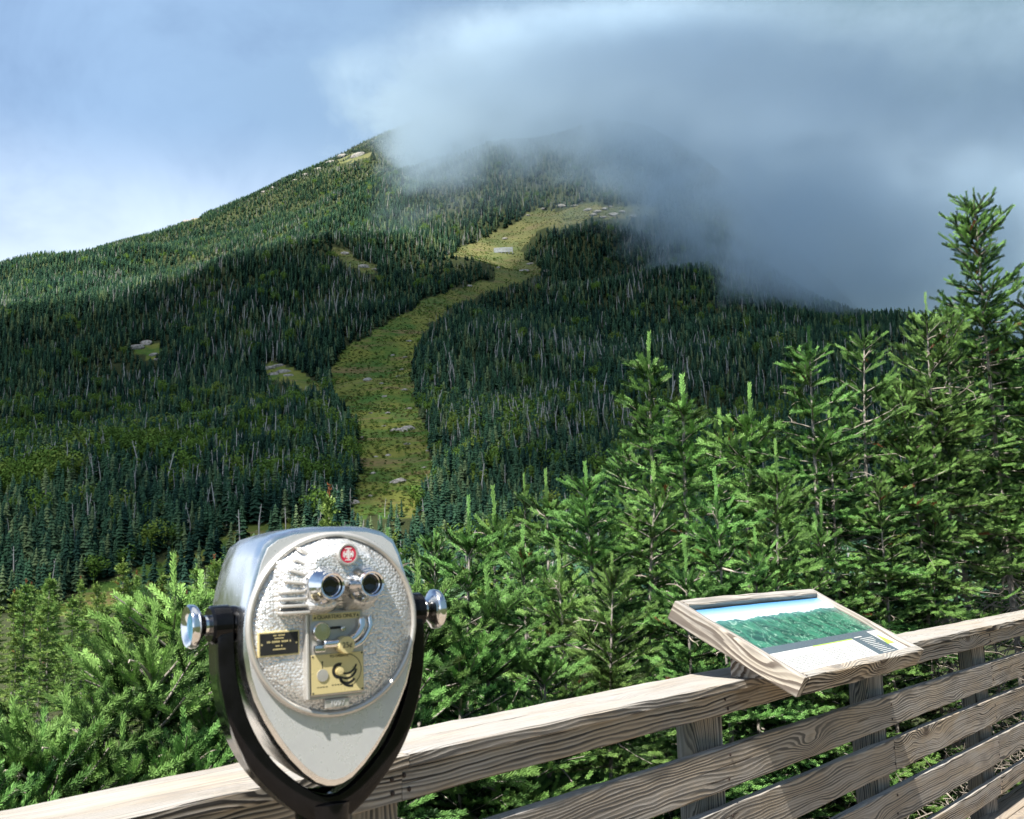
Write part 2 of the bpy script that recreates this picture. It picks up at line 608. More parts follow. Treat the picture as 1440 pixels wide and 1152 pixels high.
# ---------------------------------------------------------------- far forest (one mass of tens of thousands of trees)
proto_col = bpy.data.collections.new('forest_prototypes')


def forest_material(name, ca, cb, cc):
    m_, t, out = material(name)
    oi = t.n('ShaderNodeObjectInfo')
    gp = t.n('ShaderNodeNewGeometry')
    nz = t.noise(gp.outputs['Position'], 0.012, 4, 0.6)
    v = t.m('ADD', t.m('MULTIPLY', oi.outputs['Random'], 0.6), t.m('MULTIPLY', nz, 0.5))
    c = t.mix(t.rng(v, 0.25, 0.6), ca, cb)
    c = t.mix(t.rng(v, 0.68, 0.86), c, cc)
    principled(t, out, **{'Base Color': c, 'Roughness': 0.8, 'Specular IOR Level': 0.05})
    return m_


M_CON = forest_material('far_conifer', (0.016, 0.044, 0.034), (0.045, 0.102, 0.056), (0.15, 0.205, 0.095))
M_HARD = forest_material('far_hardwood', (0.070, 0.130, 0.026), (0.105, 0.185, 0.034), (0.16, 0.22, 0.045))


M_TUFT = forest_material('meadow_tufts', (0.052, 0.110, 0.026), (0.125, 0.145, 0.042), (0.22, 0.17, 0.075))


def far_conifer(seed):
    r = np.random.default_rng(seed)
    V, F = [], []
    layers = 13
    wid = r.uniform(0.13, 0.19)
    for L in range(layers):
        h = 0.10 + 0.88 * (L / layers) ** 0.92
        rad = wid * (1.02 - h) ** 0.85 * r.uniform(0.75, 1.2) + 0.012
        n = 7 if L < 9 else 5
        a0 = r.uniform(0, 6.28)
        for k in range(n):
            a = a0 + 2 * PI * k / n + r.uniform(-.3, .3)
            rr = rad * r.uniform(0.6, 1.25)
            hw = rr * 0.55
            tip = np.array([rr * math.cos(a), rr * math.sin(a), h - rr * r.uniform(0.1, 0.55)])
            sd = np.array([-math.sin(a), math.cos(a), 0])
            top = np.array([0, 0, h + 0.075])
            mid = np.array([rr * .5 * math.cos(a), rr * .5 * math.sin(a), h])
            i = len(V)
            V += [top, mid + sd * hw * .8, tip, mid - sd * hw * .8]
            F += [(i, i + 1, i + 2), (i, i + 2, i + 3)]
    i = len(V)
    for k in range(3):
        a = 2 * PI * k / 3
        V.append(np.array([0.012 * math.cos(a), 0.012 * math.sin(a), 0]))
    V.append(np.array([0, 0, 1.03]))
    F += [(i, i + 1, i + 3), (i + 1, i + 2, i + 3), (i + 2, i, i + 3)]
    return np.array(V), np.array(F)


def far_hardwood(seed):
    r = np.random.default_rng(seed)
    V, F = [], []
    cl = [(r.uniform(-.28, .28), r.uniform(-.28, .28), r.uniform(.4, .85), r.uniform(.14, .24)) for _ in range(9)]
    for cx, cy_, cz, cr in cl:
        for k in range(44):
            d = r.normal(size=3)
            d /= np.linalg.norm(d)
            p = np.array([cx, cy_, cz]) + d * cr * r.uniform(.75, 1.05)
            a = np.cross(d, r.normal(size=3)); a /= np.linalg.norm(a)
            b2 = np.cross(d, a)
            s = r.uniform(.022, .046)
            i = len(V)
            V += [p + a * s, p + b2 * s, p - a * s, p - b2 * s * .6]
            F += [(i, i + 1, i + 2), (i, i + 2, i + 3)]
    i = len(V)
    for k in range(3):
        a = 2 * PI * k / 3
        V.append(np.array([0.02 * math.cos(a), 0.02 * math.sin(a), 0]))
    V.append(np.array([0, 0, .7]))
    F += [(i, i + 1, i + 3), (i + 1, i + 2, i + 3), (i + 2, i, i + 3)]
    return np.array(V), np.array(F)


def snag_geo(seed, wid=0.022, branches=9):
    r = np.random.default_rng(seed)
    V, F = [], []

    def spike(p0, p1, w0, w1):
        d = p1 - p0
        a = np.cross(d, [0.3, 0.9, 0.2]); a /= np.linalg.norm(a)
        b2 = np.cross(d, a); b2 /= np.linalg.norm(b2)
        i = len(V)
        for p, w_ in ((p0, w0), (p1, w1)):
            for k in range(3):
                q = 2 * PI * k / 3
                V.append(p + (a * math.cos(q) + b2 * math.sin(q)) * w_)
        for k in range(3):
            k2 = (k + 1) % 3
            F.append((i + k, i + k2, i + 3 + k2)); F.append((i + k, i + 3 + k2, i + 3 + k))
    bend = np.array([r.uniform(-.05, .05), r.uniform(-.05, .05), .5])
    top = np.array([r.uniform(-.09, .09), r.uniform(-.09, .09), 1.0])
    spike(np.zeros(3), bend, wid, wid * .75)
    spike(bend, top, wid * .75, wid * .3)
    for k in range(branches):
        h = r.uniform(.35, .95)
        p = bend * h / .5 if h < .5 else bend + (top - bend) * (h - .5) / .5
        a = r.uniform(0, 6.28)
        L = r.uniform(.05, .16) * (1.3 - h)
        spike(p, p + np.array([math.cos(a) * L, math.sin(a) * L, r.uniform(-.03, .07)]), wid * .35, wid * .12)
    return np.array(V), np.array(F)


NCON, NHARD, NSN = 7, 4, 3
for k in range(NCON):
    proto_col.objects.link(bpy.data.objects.new('a%02d_conifer' % k, np_mesh('far_conifer', *far_conifer(100 + k), M_CON)))
for k in range(NHARD):
    proto_col.objects.link(bpy.data.objects.new('b%02d_hardwood' % k, np_mesh('far_hardwood', *far_hardwood(200 + k), M_HARD)))
for k in range(NSN):
    proto_col.objects.link(bpy.data.objects.new('c%02d_snag' % k, np_mesh('far_snag', *snag_geo(300 + k, 0.024), SNAG)))
for k in range(3):
    proto_col.objects.link(bpy.data.objects.new('d%02d_tuft' % k, np_mesh('far_tuft', *far_hardwood(330 + k), M_TUFT)))

pts = []
for (ya, yb, sp) in ((140, 420, 3.0), (420, 800, 3.1), (800, 1530, 3.3)):
    ys = np.arange(ya, yb, sp)
    for y_ in ys:
        xs = np.arange(-0.52 * y_, 0.52 * y_, sp)
        pts.append(np.stack([xs + rng.uniform(-.5, .5, len(xs)) * sp, y_ + rng.uniform(-.5, .5, len(xs)) * sp], 1))
pts = np.concatenate(pts)
Pz = ground(pts[:, 0], pts[:, 1])
P3 = np.column_stack([pts, Pz])
px, py = project(P3)
keep = (px > -40) & (px < 1480) & ~open_mask(P3) & (py < 900)
keep &= ~((pts[:, 1] < 232) & (px < 470))
keep &= ~((pts[:, 1] < 215) & (fbm(pts[:, 0] / 40, pts[:, 1] / 40, 61) < 0.05))
# a step of lower growth along the near edges of the clearings, so that trees do not hide them
P3b = P3.copy()
P3b[:, 2] += 5.5
edge = open_mask(P3b)
keep &= ~(edge & (rng.random(len(pts)) < 0.65))
shr = open_mask(P3) & (rng.random(len(P3)) < 0.10 + 0.6 * sstep(0.0, 0.18, fbm(P3[:, 0] / 14, P3[:, 1] / 14, 66))) & (py > 260)
keep |= shr
P3, px, py, edge, shr = P3[keep], px[keep], py[keep], edge[keep], shr[keep]
tu = []
for y_ in np.arange(300, 1250, 1.6):
    xs = np.arange(-0.18 * y_, 0.14 * y_, 1.6)
    tu.append(np.stack([xs + rng.uniform(-.9, .9, len(xs)), y_ + rng.uniform(-.9, .9, len(xs))], 1))
tu = np.concatenate(tu)
tu3 = np.column_stack([tu, ground(tu[:, 0], tu[:, 1])])
tu3 = tu3[open_mask(tu3)]
tu3 = tu3[rng.random(len(tu3)) < 0.25 + 0.7 * sstep(-0.15, 0.15, fbm(tu3[:, 0] / 17, tu3[:, 1] / 6, 67))]
NT_ = len(tu3)
P3 = np.concatenate([P3, tu3])
tx, ty = project(tu3)
px, py = np.concatenate([px, tx]), np.concatenate([py, ty])
edge, shr = np.concatenate([edge, np.zeros(NT_, bool)]), np.concatenate([shr, np.zeros(NT_, bool)])
N = len(P3)
alt = P3[:, 2]
ht = np.interp(alt, [0, 120, 350, 560, 640], [8.2, 7.4, 5.8, 4.0, 2.6]) * rng.uniform(0.7, 1.28, N) * (1 + 0.5 * fbm(P3[:, 0] / 45, P3[:, 1] / 45, 71))
ht = np.where(edge, ht * 0.55, ht)
ht = np.where(P3[:, 1] < 230, ht * 0.8, ht)
u_ = rng.random(N)
hard_p = np.where(P3[:, 1] < 330, 0.04, np.where((py > 630) & (px < 520), 0.10 + 0.75 * sstep(-0.05, 0.22, fbm(P3[:, 0] / 30, P3[:, 1] / 22, 81)), 0.015 + 0.10 * (py > 560)))
sn_p = 0.035 + 0.16 * sstep(0.0, 0.25, fbm(P3[:, 0] / 50, P3[:, 1] / 50, 91))
idx = rng.integers(0, NCON, N)
idx = np.where(u_ < hard_p, NCON + rng.integers(0, NHARD, N), idx)
idx = np.where(u_ > 1 - sn_p, NCON + NHARD + rng.integers(0, NSN, N), idx)
idx = np.where(shr, NCON + rng.integers(0, NHARD, N), idx)
ht = np.where(shr, rng.uniform(.6, 2.3, N), ht)
tuft = np.arange(N) >= N - NT_
idx = np.where(tuft, NCON + NHARD + NSN + rng.integers(0, 3, N), idx)
ht = np.where(tuft, rng.uniform(.3, 1.0, N), ht)
wd = np.where(idx >= NCON, 1.0, rng.uniform(0.95, 1.7, N))
me = bpy.data.meshes.new('mountain_forest')
me.vertices.add(N)
me.vertices.foreach_set('co', (P3 - [0, 0, 0.3]).astype(np.float32).ravel())
a = me.attributes.new('pick', 'INT', 'POINT'); a.data.foreach_set('value', idx.astype(np.int32))
a = me.attributes.new('size', 'FLOAT_VECTOR', 'POINT')
a.data.foreach_set('vector', np.stack([ht * wd * np.where(tuft, 2.4, 1), ht * wd * np.where(tuft, 2.0, 1), ht], 1).astype(np.float32).ravel())
a = me.attributes.new('turn', 'FLOAT_VECTOR', 'POINT')
a.data.foreach_set('vector', np.stack([rng.normal(0, .03, N), rng.normal(0, .03, N), rng.uniform(0, 6.28, N)], 1).astype(np.float32).ravel())
forest = mobj('mountain_forest', me)
tag(forest, 'dense dark spruce forest covering the mountain slope', 'forest', kind='stuff')
ng = bpy.data.node_groups.new('forest_scatter', 'GeometryNodeTree')
ng.interface.new_socket('Geometry', in_out='INPUT', socket_type='NodeSocketGeometry')
ng.interface.new_socket('Geometry', in_out='OUTPUT', socket_type='NodeSocketGeometry')
gi, go = ng.nodes.new('NodeGroupInput'), ng.nodes.new('NodeGroupOutput')
iop = ng.nodes.new('GeometryNodeInstanceOnPoints')
ci = ng.nodes.new('GeometryNodeCollectionInfo')
ci.inputs['Collection'].default_value = proto_col
ci.inputs['Separate Children'].default_value = True
ci.inputs['Reset Children'].default_value = True


def named(nm, ty):
    q = ng.nodes.new('GeometryNodeInputNamedAttribute')
    q.data_type = ty
    q.inputs['Name'].default_value = nm
    return [s for s in q.outputs if s.enabled and s.name == 'Attribute'][0]


ng.links.new(gi.outputs[0], iop.inputs['Points'])
ng.links.new(ci.outputs[0], iop.inputs['Instance'])
iop.inputs['Pick Instance'].default_value = True
ng.links.new(named('pick', 'INT'), iop.inputs['Instance Index'])
e2r = ng.nodes.new('FunctionNodeEulerToRotation')
ng.links.new(named('turn', 'FLOAT_VECTOR'), e2r.inputs[0])
ng.links.new(e2r.outputs[0], iop.inputs['Rotation'])
ng.links.new(named('size', 'FLOAT_VECTOR'), iop.inputs['Scale'])
ng.links.new(iop.outputs[0], go.inputs[0])
md = forest.modifiers.new('scatter', 'NODES')
md.node_group = ng
print('FOREST', N)

# bleached dead trunks one can pick out on the slope
snag_me = [np_mesh('dead_tree', *snag_geo(400 + k, 0.024, 12), SNAG) for k in range(6)]
zones = [([(590, 470), (760, 420), (960, 400), (1010, 560), (930, 640), (760, 730), (620, 700), (612, 600)], 130, 'pale dead trunk standing in the dark forest beyond the ski run', 'dead trunks beyond the ski run'),
         ([(190, 440), (470, 380), (620, 400), (470, 480), (440, 540), (250, 520)], 55, 'grey dead trunk standing in the forest above the bare rock slabs', 'dead trunks above the rock slabs'),
         ([(0, 560), (170, 540), (420, 590), (480, 640), (400, 720), (100, 700), (0, 680)], 45, 'grey dead trunk standing in the forest below the bare rock slabs', 'dead trunks below the rock slabs')]
for poly, cnt, lab, grp in zones:
    sel = np.where(in_poly(px, py, poly) & ~tuft)[0]
    prob = sstep(-0.1, 0.25, fbm(P3[sel, 0] / 50, P3[sel, 1] / 50, 91)) + 0.06
    ch = rng.choice(sel, cnt, replace=False, p=prob / prob.sum())
    for j in ch:
        o = mobj('dead_tree', snag_me[int(rng.integers(6))], loc=tuple(P3[j] + [0.9, -1.2, -0.4]), rot=(float(rng.normal(0, .06)), float(rng.normal(0, .06)), float(rng.uniform(0, 6.28))))
        s = float(rng.uniform(8.5, 13.5))
        o.scale = (s, s, s)
        tag(o, lab, 'dead tree', grp)

# ---------------------------------------------------------------- rocks and the snow fence on the run
m_rock, t, out = material('pale_granite')
tc_ = t.n('ShaderNodeNewGeometry')
nz = t.noise(tc_.outputs['Position'], 0.9, 5, 0.65)
c = t.mix(t.rng(nz, 0.35, 0.65), (0.15, 0.135, 0.115), (0.40, 0.375, 0.335))
b = principled(t, out, **{'Base Color': c, 'Roughness': 0.9})
t.link(bump(t, nz, 0.6, 0.2), b.inputs['Normal'])


def rock_mesh(seed, flat=0.45, sub=2):
    bm = bmesh.new()
    bmesh.ops.create_icosphere(bm, subdivisions=sub, radius=1.0)
    r = np.random.default_rng(seed)
    o = r.uniform(0, 50, 3)
    cuts = [(Vector(r.normal(size=3)).normalized(), r.uniform(.55, .85)) for _ in range(7)]
    for v in bm.verts:
        for nrm, d in cuts:
            k = v.co.dot(nrm)
            if k > d:
                v.co -= nrm * (k - d)
        v.co *= 1 + .25 * float(fbm(np.array(v.co.x * 1.7 + o[0]), np.array(v.co.y * 1.7 + v.co.z + o[1]), seed, 2))
        v.co.z *= flat
    me = bpy.data.meshes.new('boulder')
    bm.to_mesh(me)
    bm.free()
    me.materials.append(m_rock)
    return me


rocks = [rock_mesh(s, 0.42) for s in range(6)]


def rock(name, x, y, w_px, lab, grp=None, aspect=1.0, cat='rock', lift=-0.08):
    p = hit(x, y)
    s = w_px * p[1] / FPX / 2
    o = mobj(name, rocks[int(rng.integers(6))], loc=(p[0], p[1], float(ground(p[0], p[1])) + lift * s), rot=(0.35, 0, float(rng.uniform(-.5, .5))))
    o.scale = (s, s * aspect, s * 1.05)
    return tag(o, lab, cat, grp)


for x, y, w_ in ((497, 708, 22), (524, 668, 12), (546, 643, 10), (560, 678, 26), (528, 645, 8), (574, 605, 28), (572, 625, 12), (556, 607, 20), (545, 582, 10), (510, 616, 10),
                 (500, 594, 12), (574, 575, 12), (536, 540, 8), (552, 500, 8), (570, 505, 8), (566, 520, 8), (518, 536, 16), (575, 480, 9), (560, 530, 7),
                 (604, 634, 12), (520, 700, 9), (596, 658, 8), (540, 560, 9), (521, 582, 7), (568, 548, 10), (540, 600, 7)):
    rock('boulder', x, y, w_, 'pale boulder lying in the grass of the lower ski run', 'boulders on the lower ski run')
for x, y, w_ in ((700, 377, 8), (745, 372, 12), (735, 382, 22), (768, 382, 14), (660, 404, 10), (710, 337, 10), (742, 303, 8), (765, 294, 10), (790, 292, 16), (808, 290, 12)):
    rock('boulder', x, y, w_, 'pale boulder lying in the grass of the upper ski run', 'boulders on the upper ski run')
for x, y, w_ in ((826, 296, 14), (840, 299, 16), (852, 296, 13), (862, 302, 16), (834, 304, 14), (848, 306, 12), (876, 300, 12), (858, 292, 10), (890, 304, 12)):
    rock('boulder', x, y, w_, 'pale boulder in the rock heap on the misty shoulder', 'boulders heaped on the misty shoulder')
for x, y, w_, asp in ((190, 488, 30, .5), (205, 483, 26, .5), (217, 500, 16, .6), (222, 506, 14, .6)):
    rock('rock_slab', x, y, w_, 'tan bare rock slab in the small forest gap', 'rock slabs in the small forest gap', asp)
for x, y, w_, asp in ((378, 520, 24, .5), (392, 516, 22, .5), (398, 524, 26, .5), (384, 528, 20, .5), (405, 530, 18, .5), (366, 516, 14, .5)):
    rock('rock_slab', x, y, w_, 'pale fractured rock slab in the clearing beside the ski run', 'rock slabs beside the ski run', asp)
for x, y, w_, asp in ((505, 219, 30, .5), (485, 220, 22, .5), (466, 228, 18, .5), (448, 238, 16, .5), (430, 246, 14, .5), (415, 254, 10, .5), (385, 264, 12, .5), (372, 270, 12, .5)):
    rock('rock_slab', x, y, w_, 'bare rock ledge along the high sunlit ridge', 'rock ledges on the high ridge', asp, lift=-.12)
for x, y, w_, asp in ((264, 306, 22, .5), (274, 303, 14, .5), (253, 310, 10, .5)):
    rock('rock_slab', x, y, w_, 'bare rock knob breaking the lower ridge line', 'rock knobs on the lower ridge', asp, lift=-.12)
for x, y, w_, asp in ((484, 358, 16, .5), (512, 376, 20, .5), (526, 380, 14, .5)):
    rock('rock_slab', x, y, w_, 'tan rock slab in the gap under the sunlit slope', 'rock slabs under the sunlit slope', asp)

m_grey = plain('weathered_board', (0.30, 0.32, 0.34), 0.8, var=0.2, scale=0.5)
p = hit(708, 358)
sf = empty('snow_fence', tuple(p), -0.1)
tag(sf, 'small grey slatted snow fence standing on the upper ski run', 'fence')
sw = 27 * p[1] / FPX
for k in range(6):
    bm = bmesh.new()
    bm_box(bm, -sw / 2 + k * sw / 5 - .16, -sw / 2 + k * sw / 5 + .16, -.16, .16, -0.6, 4.6)
    from_bm('post', bm, m_grey, sf)
for k in range(4):
    bm = bmesh.new()
    bm_box(bm, -sw / 2, sw / 2, -.30, -.2, 1.0 + k * .95, 1.7 + k * .95)
    from_bm('slat', bm, m_grey, sf)

# ---------------------------------------------------------------- cloud on the summit
FOGX0, FOGX1 = -420.0, 1150.0
edge_px = [(440, 20), (520, 110), (548, 165), (578, 205), (600, 250), (640, 285), (690, 275), (740, 265), (800, 270), (850, 280), (905, 310), (950, 350), (1010, 395), (1090, 430), (1160, 470), (1240, 510), (1330, 560), (1500, 620)]
fe = []
for x, y in edge_px:
    q = hit(x, y)
    fe.append((q[0], q[2] - (28 if x < 1000 else 115)))
fe = sorted(fe)
print('FOG EDGE', [(round(a_), round(b_)) for a_, b_ in fe])
m_fog, t, out = material('mountain_cloud')
tc_ = t.n('ShaderNodeTexCoord')
pos = tc_.outputs['Object']
sp = t.n('ShaderNodeSeparateXYZ', ins={0: pos})
nA = t.noise(pos, 0.0040, 3, 0.6, 0.5)
nB = t.noise(t.vm('MULTIPLY', pos, (1, 0.7, 1.4)), 0.0085, 6, 0.66, 0.8)
xw = t.m('ADD', sp.outputs[0], t.m('ADD', t.m('MULTIPLY', t.m('SUBTRACT', nA, 0.5), 330.0), t.m('MULTIPLY', t.m('SUBTRACT', nB, 0.5), 260.0)))
xn = t.rng(xw, FOGX0, FOGX1, 0, 1, smooth=False)
fc = t.n('ShaderNodeFloatCurve', ins={'Value': xn})
cu = fc.mapping.curves[0]
ZS = 900.0
fp = [((FOGX0 - FOGX0) / (FOGX1 - FOGX0), 900 / ZS)] + [((a_ - FOGX0) / (FOGX1 - FOGX0), b_ / ZS) for a_, b_ in fe] + [(1.0, fe[-1][1] / ZS)]
fp = [q for q in fp if 0 <= q[0] <= 1]
cu.points[0].location, cu.points[1].location = fp[0], fp[-1]
for q in fp[1:-1]:
    cu.points.new(*q)
for q in cu.points:
    q.handle_type = 'VECTOR'
fc.mapping.update()
zb = t.m('MULTIPLY', fc.outputs[0], ZS)
nC = t.noise(t.vm('MULTIPLY', pos, (1, 0.8, 1.2)), 0.026, 4, 0.65, 0.6)
d = t.m('SUBTRACT', sp.outputs[2], zb)
d = t.m('ADD', d, t.m('MULTIPLY', t.m('SUBTRACT', nC, 0.5), 200.0))
d = t.m('ADD', d, t.m('MULTIPLY', t.m('SUBTRACT', nA, 0.5), 200.0))
d = t.m('ADD', d, t.m('MULTIPLY', t.m('SUBTRACT', nB, 0.5), 260.0))
den = t.m('MULTIPLY', t.rng(d, -40.0, 200.0), t.rng(t.m('ADD', t.m('MULTIPLY', nB, 0.5), t.m('MULTIPLY', nC, 0.5)), 0.39, 0.60, 0.08, 1.0))
# the cloud hugs the slope: its front leans back with the mountain
front = t.m('SUBTRACT', sp.outputs[1], t.m('MULTIPLY', t.m('SUBTRACT', sp.outputs[2], 345.0), 1.61))
front = t.m('ADD', front, t.m('MULTIPLY', t.m('SUBTRACT', nA, 0.5), 160.0))
den = t.m('MULTIPLY', den, t.m('MULTIPLY', t.rng(front, 800.0, 915.0), t.rng(front, 1130.0, 1330.0, 1.0, 0.0)))
den = t.m('MULTIPLY', den, t.m('SUBTRACT', 1.0, t.m('MULTIPLY', t.rng(sp.outputs[0], 180.0, 560.0, 0.0, 0.8), t.rng(sp.outputs[2], 240.0, 470.0))))
high = t.rng(sp.outputs[2], 500.0, 680.0)
xf = t.rng(t.m('ADD', sp.outputs[0], t.m('MULTIPLY', t.m('SUBTRACT', nA, 0.5), 320.0)), -240.0, 260.0)
den = t.m('MULTIPLY', den, t.m('SUBTRACT', 1.0, t.m('MULTIPLY', high, t.m('SUBTRACT', 1.0, xf))))
den = t.m('MULTIPLY', den, t.rng(t.m('ADD', sp.outputs[2], t.m('MULTIPLY', t.m('SUBTRACT', nA, 0.5), 300.0)), 760.0, 1220.0, 1.0, 0.0))
den = t.m('MULTIPLY', t.m('POWER', den, 1.1), 0.0158)
pv = t.n('ShaderNodeVolumePrincipled', ins={'Color': (0.63, 0.77, 0.88, 1), 'Density': den, 'Anisotropy': 0.25})
t.link(pv.outputs[0], out.inputs['Volume'])
bm = bmesh.new()
yz = [(480, 150), (2255, 1250), (2560, 1250), (1050, 150)]
bm_loft(bm, [[(xx, yy, zz) for yy, zz in yz] for xx in (FOGX0, FOGX1)])
cloud = from_bm('cloud', bm, m_fog)
tag(cloud, 'grey cloud lying over the mountain summit and shoulder', 'cloud', kind='stuff')

# ---------------------------------------------------------------- the cloud whose shadow lies across the slope
shade_px = [(-160, 520), (0, 478), (140, 446), (270, 398), (330, 368), (420, 348), (490, 342), (560, 390), (600, 396), (640, 392), (700, 372), (770, 360), (850, 338), (930, 340), (1010, 375), (1150, 425), (1460, 500),
            (1460, 760), (900, 760), (700, 745), (620, 700), (612, 650), (600, 580), (520, 520), (498, 585), (500, 640), (480, 715), (430, 775), (300, 800), (120, 850), (-160, 870)]
CLZ = 1500.0
foot = []
for x, y in shade_px:
    q = hit(x, y)
    k = (CLZ - q[2]) / SUN_DIR[2]
    foot.append((q[0] + SUN_DIR[0] * k, q[1] + SUN_DIR[1] * k))
foot = np.array(foot)
cen = foot.mean(0)
m_cl, t, out = material('cumulus_body')
pv = t.n('ShaderNodeVolumePrincipled', ins={'Color': (0.95, 0.96, 0.97, 1), 'Density': 0.013})
t.link(pv.outputs[0], out.inputs['Volume'])
bm = bmesh.new()
dense = []
for i in range(len(foot)):
    a_, b_ = foot[i], foot[(i + 1) % len(foot)]
    n_ = max(2, int(np.linalg.norm(b_ - a_) / 40))
    for k in range(n_):
        q = a_ + (b_ - a_) * k / n_
        dense.append(q)
dense = np.array(dense)
dense += np.stack([fbm(dense[:, 0] / 70, dense[:, 1] / 70, 5) * 26, fbm(dense[:, 0] / 70, dense[:, 1] / 70, 8) * 26], 1)
lo = [bm.verts.new((q[0], q[1], CLZ - 60)) for q in dense]
hi = [bm.verts.new((q[0], q[1], CLZ + 130 + 60 * float(fbm(q[0] / 90, q[1] / 90, 4)))) for q in dense]
nn = len(dense)
for k in range(nn):
    bm.faces.new((lo[k], lo[(k + 1) % nn], hi[(k + 1) % nn], hi[k]))
bm.faces.new(lo[::-1])
bm.faces.new(hi)
bmesh.ops.triangulate(bm, faces=bm.faces[:])
tag(from_bm('cloud', bm, m_cl), 'broad low cloud drifting high above the deck', 'cloud', kind='stuff')

# an unseen sheet of cloud, thin at its rim, added to dim the misty shoulder
q = np.array([830.0, 1180.0, 400.0])
k = (1850.0 - q[2]) / SUN_DIR[2]
bx0, by0 = q[0] + SUN_DIR[0] * k, q[1] + SUN_DIR[1] * k
bm = bmesh.new()
lens = [(r_, -1 + r_ * r_) for r_ in np.linspace(0.04, 1, 10)] + [(r_, 1 - r_ * r_) for r_ in np.linspace(0.985, 0.04, 10)]
bm_lathe(bm, [(930 * r_, 75 * h_) for r_, h_ in lens], 'z', (bx0, by0, 1850.0), 48)
for v_ in bm.verts:
    f_ = 1 + .3 * float(fbm(np.array(v_.co.x / 260), np.array(v_.co.y / 260), 12, 3))
    v_.co.x = bx0 + (v_.co.x - bx0) * f_
    v_.co.y = by0 + (v_.co.y - by0) * f_
tag(from_bm('cloud', bm, m_cl), 'unseen thin-rimmed cloud sheet added to dim the misty shoulder', 'cloud', kind='stuff')


# ---------------------------------------------------------------- spruces round the deck
def shoot_template(nneed, wbase, seed=0, fwd=0.13):
    """a needle-covered shoot along +x, unit length, unit needle reach"""
    r = np.random.default_rng(seed)
    V, F = [], []
    ga = PI * (3 - math.sqrt(5))
    for k in range(nneed):
        x = 0.02 + 0.93 * k / nneed
        a = k * ga + r.uniform(-.25, .25)
        reach = r.uniform(0.8, 1.1) * (0.62 + 0.38 * min(1, (1 - x) / 0.25 + .25)) * min(1.0, 0.65 + x * 3)
        c, s = math.cos(a), math.sin(a)
        if s < -0.5:
            reach *= 0.75
        i = len(V)
        tw = r.uniform(-.5, .5)
        if k % 2:       # blunt needle, widest at its end
            ca, sa = math.cos(tw), math.sin(tw)
            xt = x + fwd * r.uniform(.7, 1.3)
            V += [(x, 0.0, 0.0), (xt - wbase * .8 * ca, c * reach - s * .1 * sa, s * reach + c * .1 * sa), (xt + wbase * .8 * ca, c * reach + s * .1 * sa, s * reach - c * .1 * sa)]
            F.append((i, i + 1, i + 2))
            continue
        V += [(x - wbase * math.cos(tw), -s * 0.09 * math.sin(tw), c * 0.09 * math.sin(tw)),
              (x + wbase * math.cos(tw), s * 0.09 * math.sin(tw), -c * 0.09 * math.sin(tw)),
              (x + fwd * r.uniform(.7, 1.3), c * reach, s * reach)]
        F.append((i, i + 1, i + 2))
    i = len(V)
    for x, w_ in ((0, 0.16), (1.0, 0.10)):
        for k in range(3):
            a = 2 * PI * k / 3
            V.append((x, w_ * math.cos(a), w_ * math.sin(a)))
    for k in range(3):
        k2 = (k + 1) % 3
        F += [(i + k, i + k2, i + 3 + k2), (i + k, i + 3 + k2, i + 3 + k)]
    return np.array(V), np.array(F)


TPL = {'near': [shoot_template(128, 0.027, s) for s in range(3)],
       'mid': [shoot_template(66, 0.046, 10 + s) for s in range(3)],
       'far': [shoot_template(10, 0.15, 20 + s, 0.2) for s in range(2)]}


def unit(v):
    return v / (np.linalg.norm(v) + 1e-12)


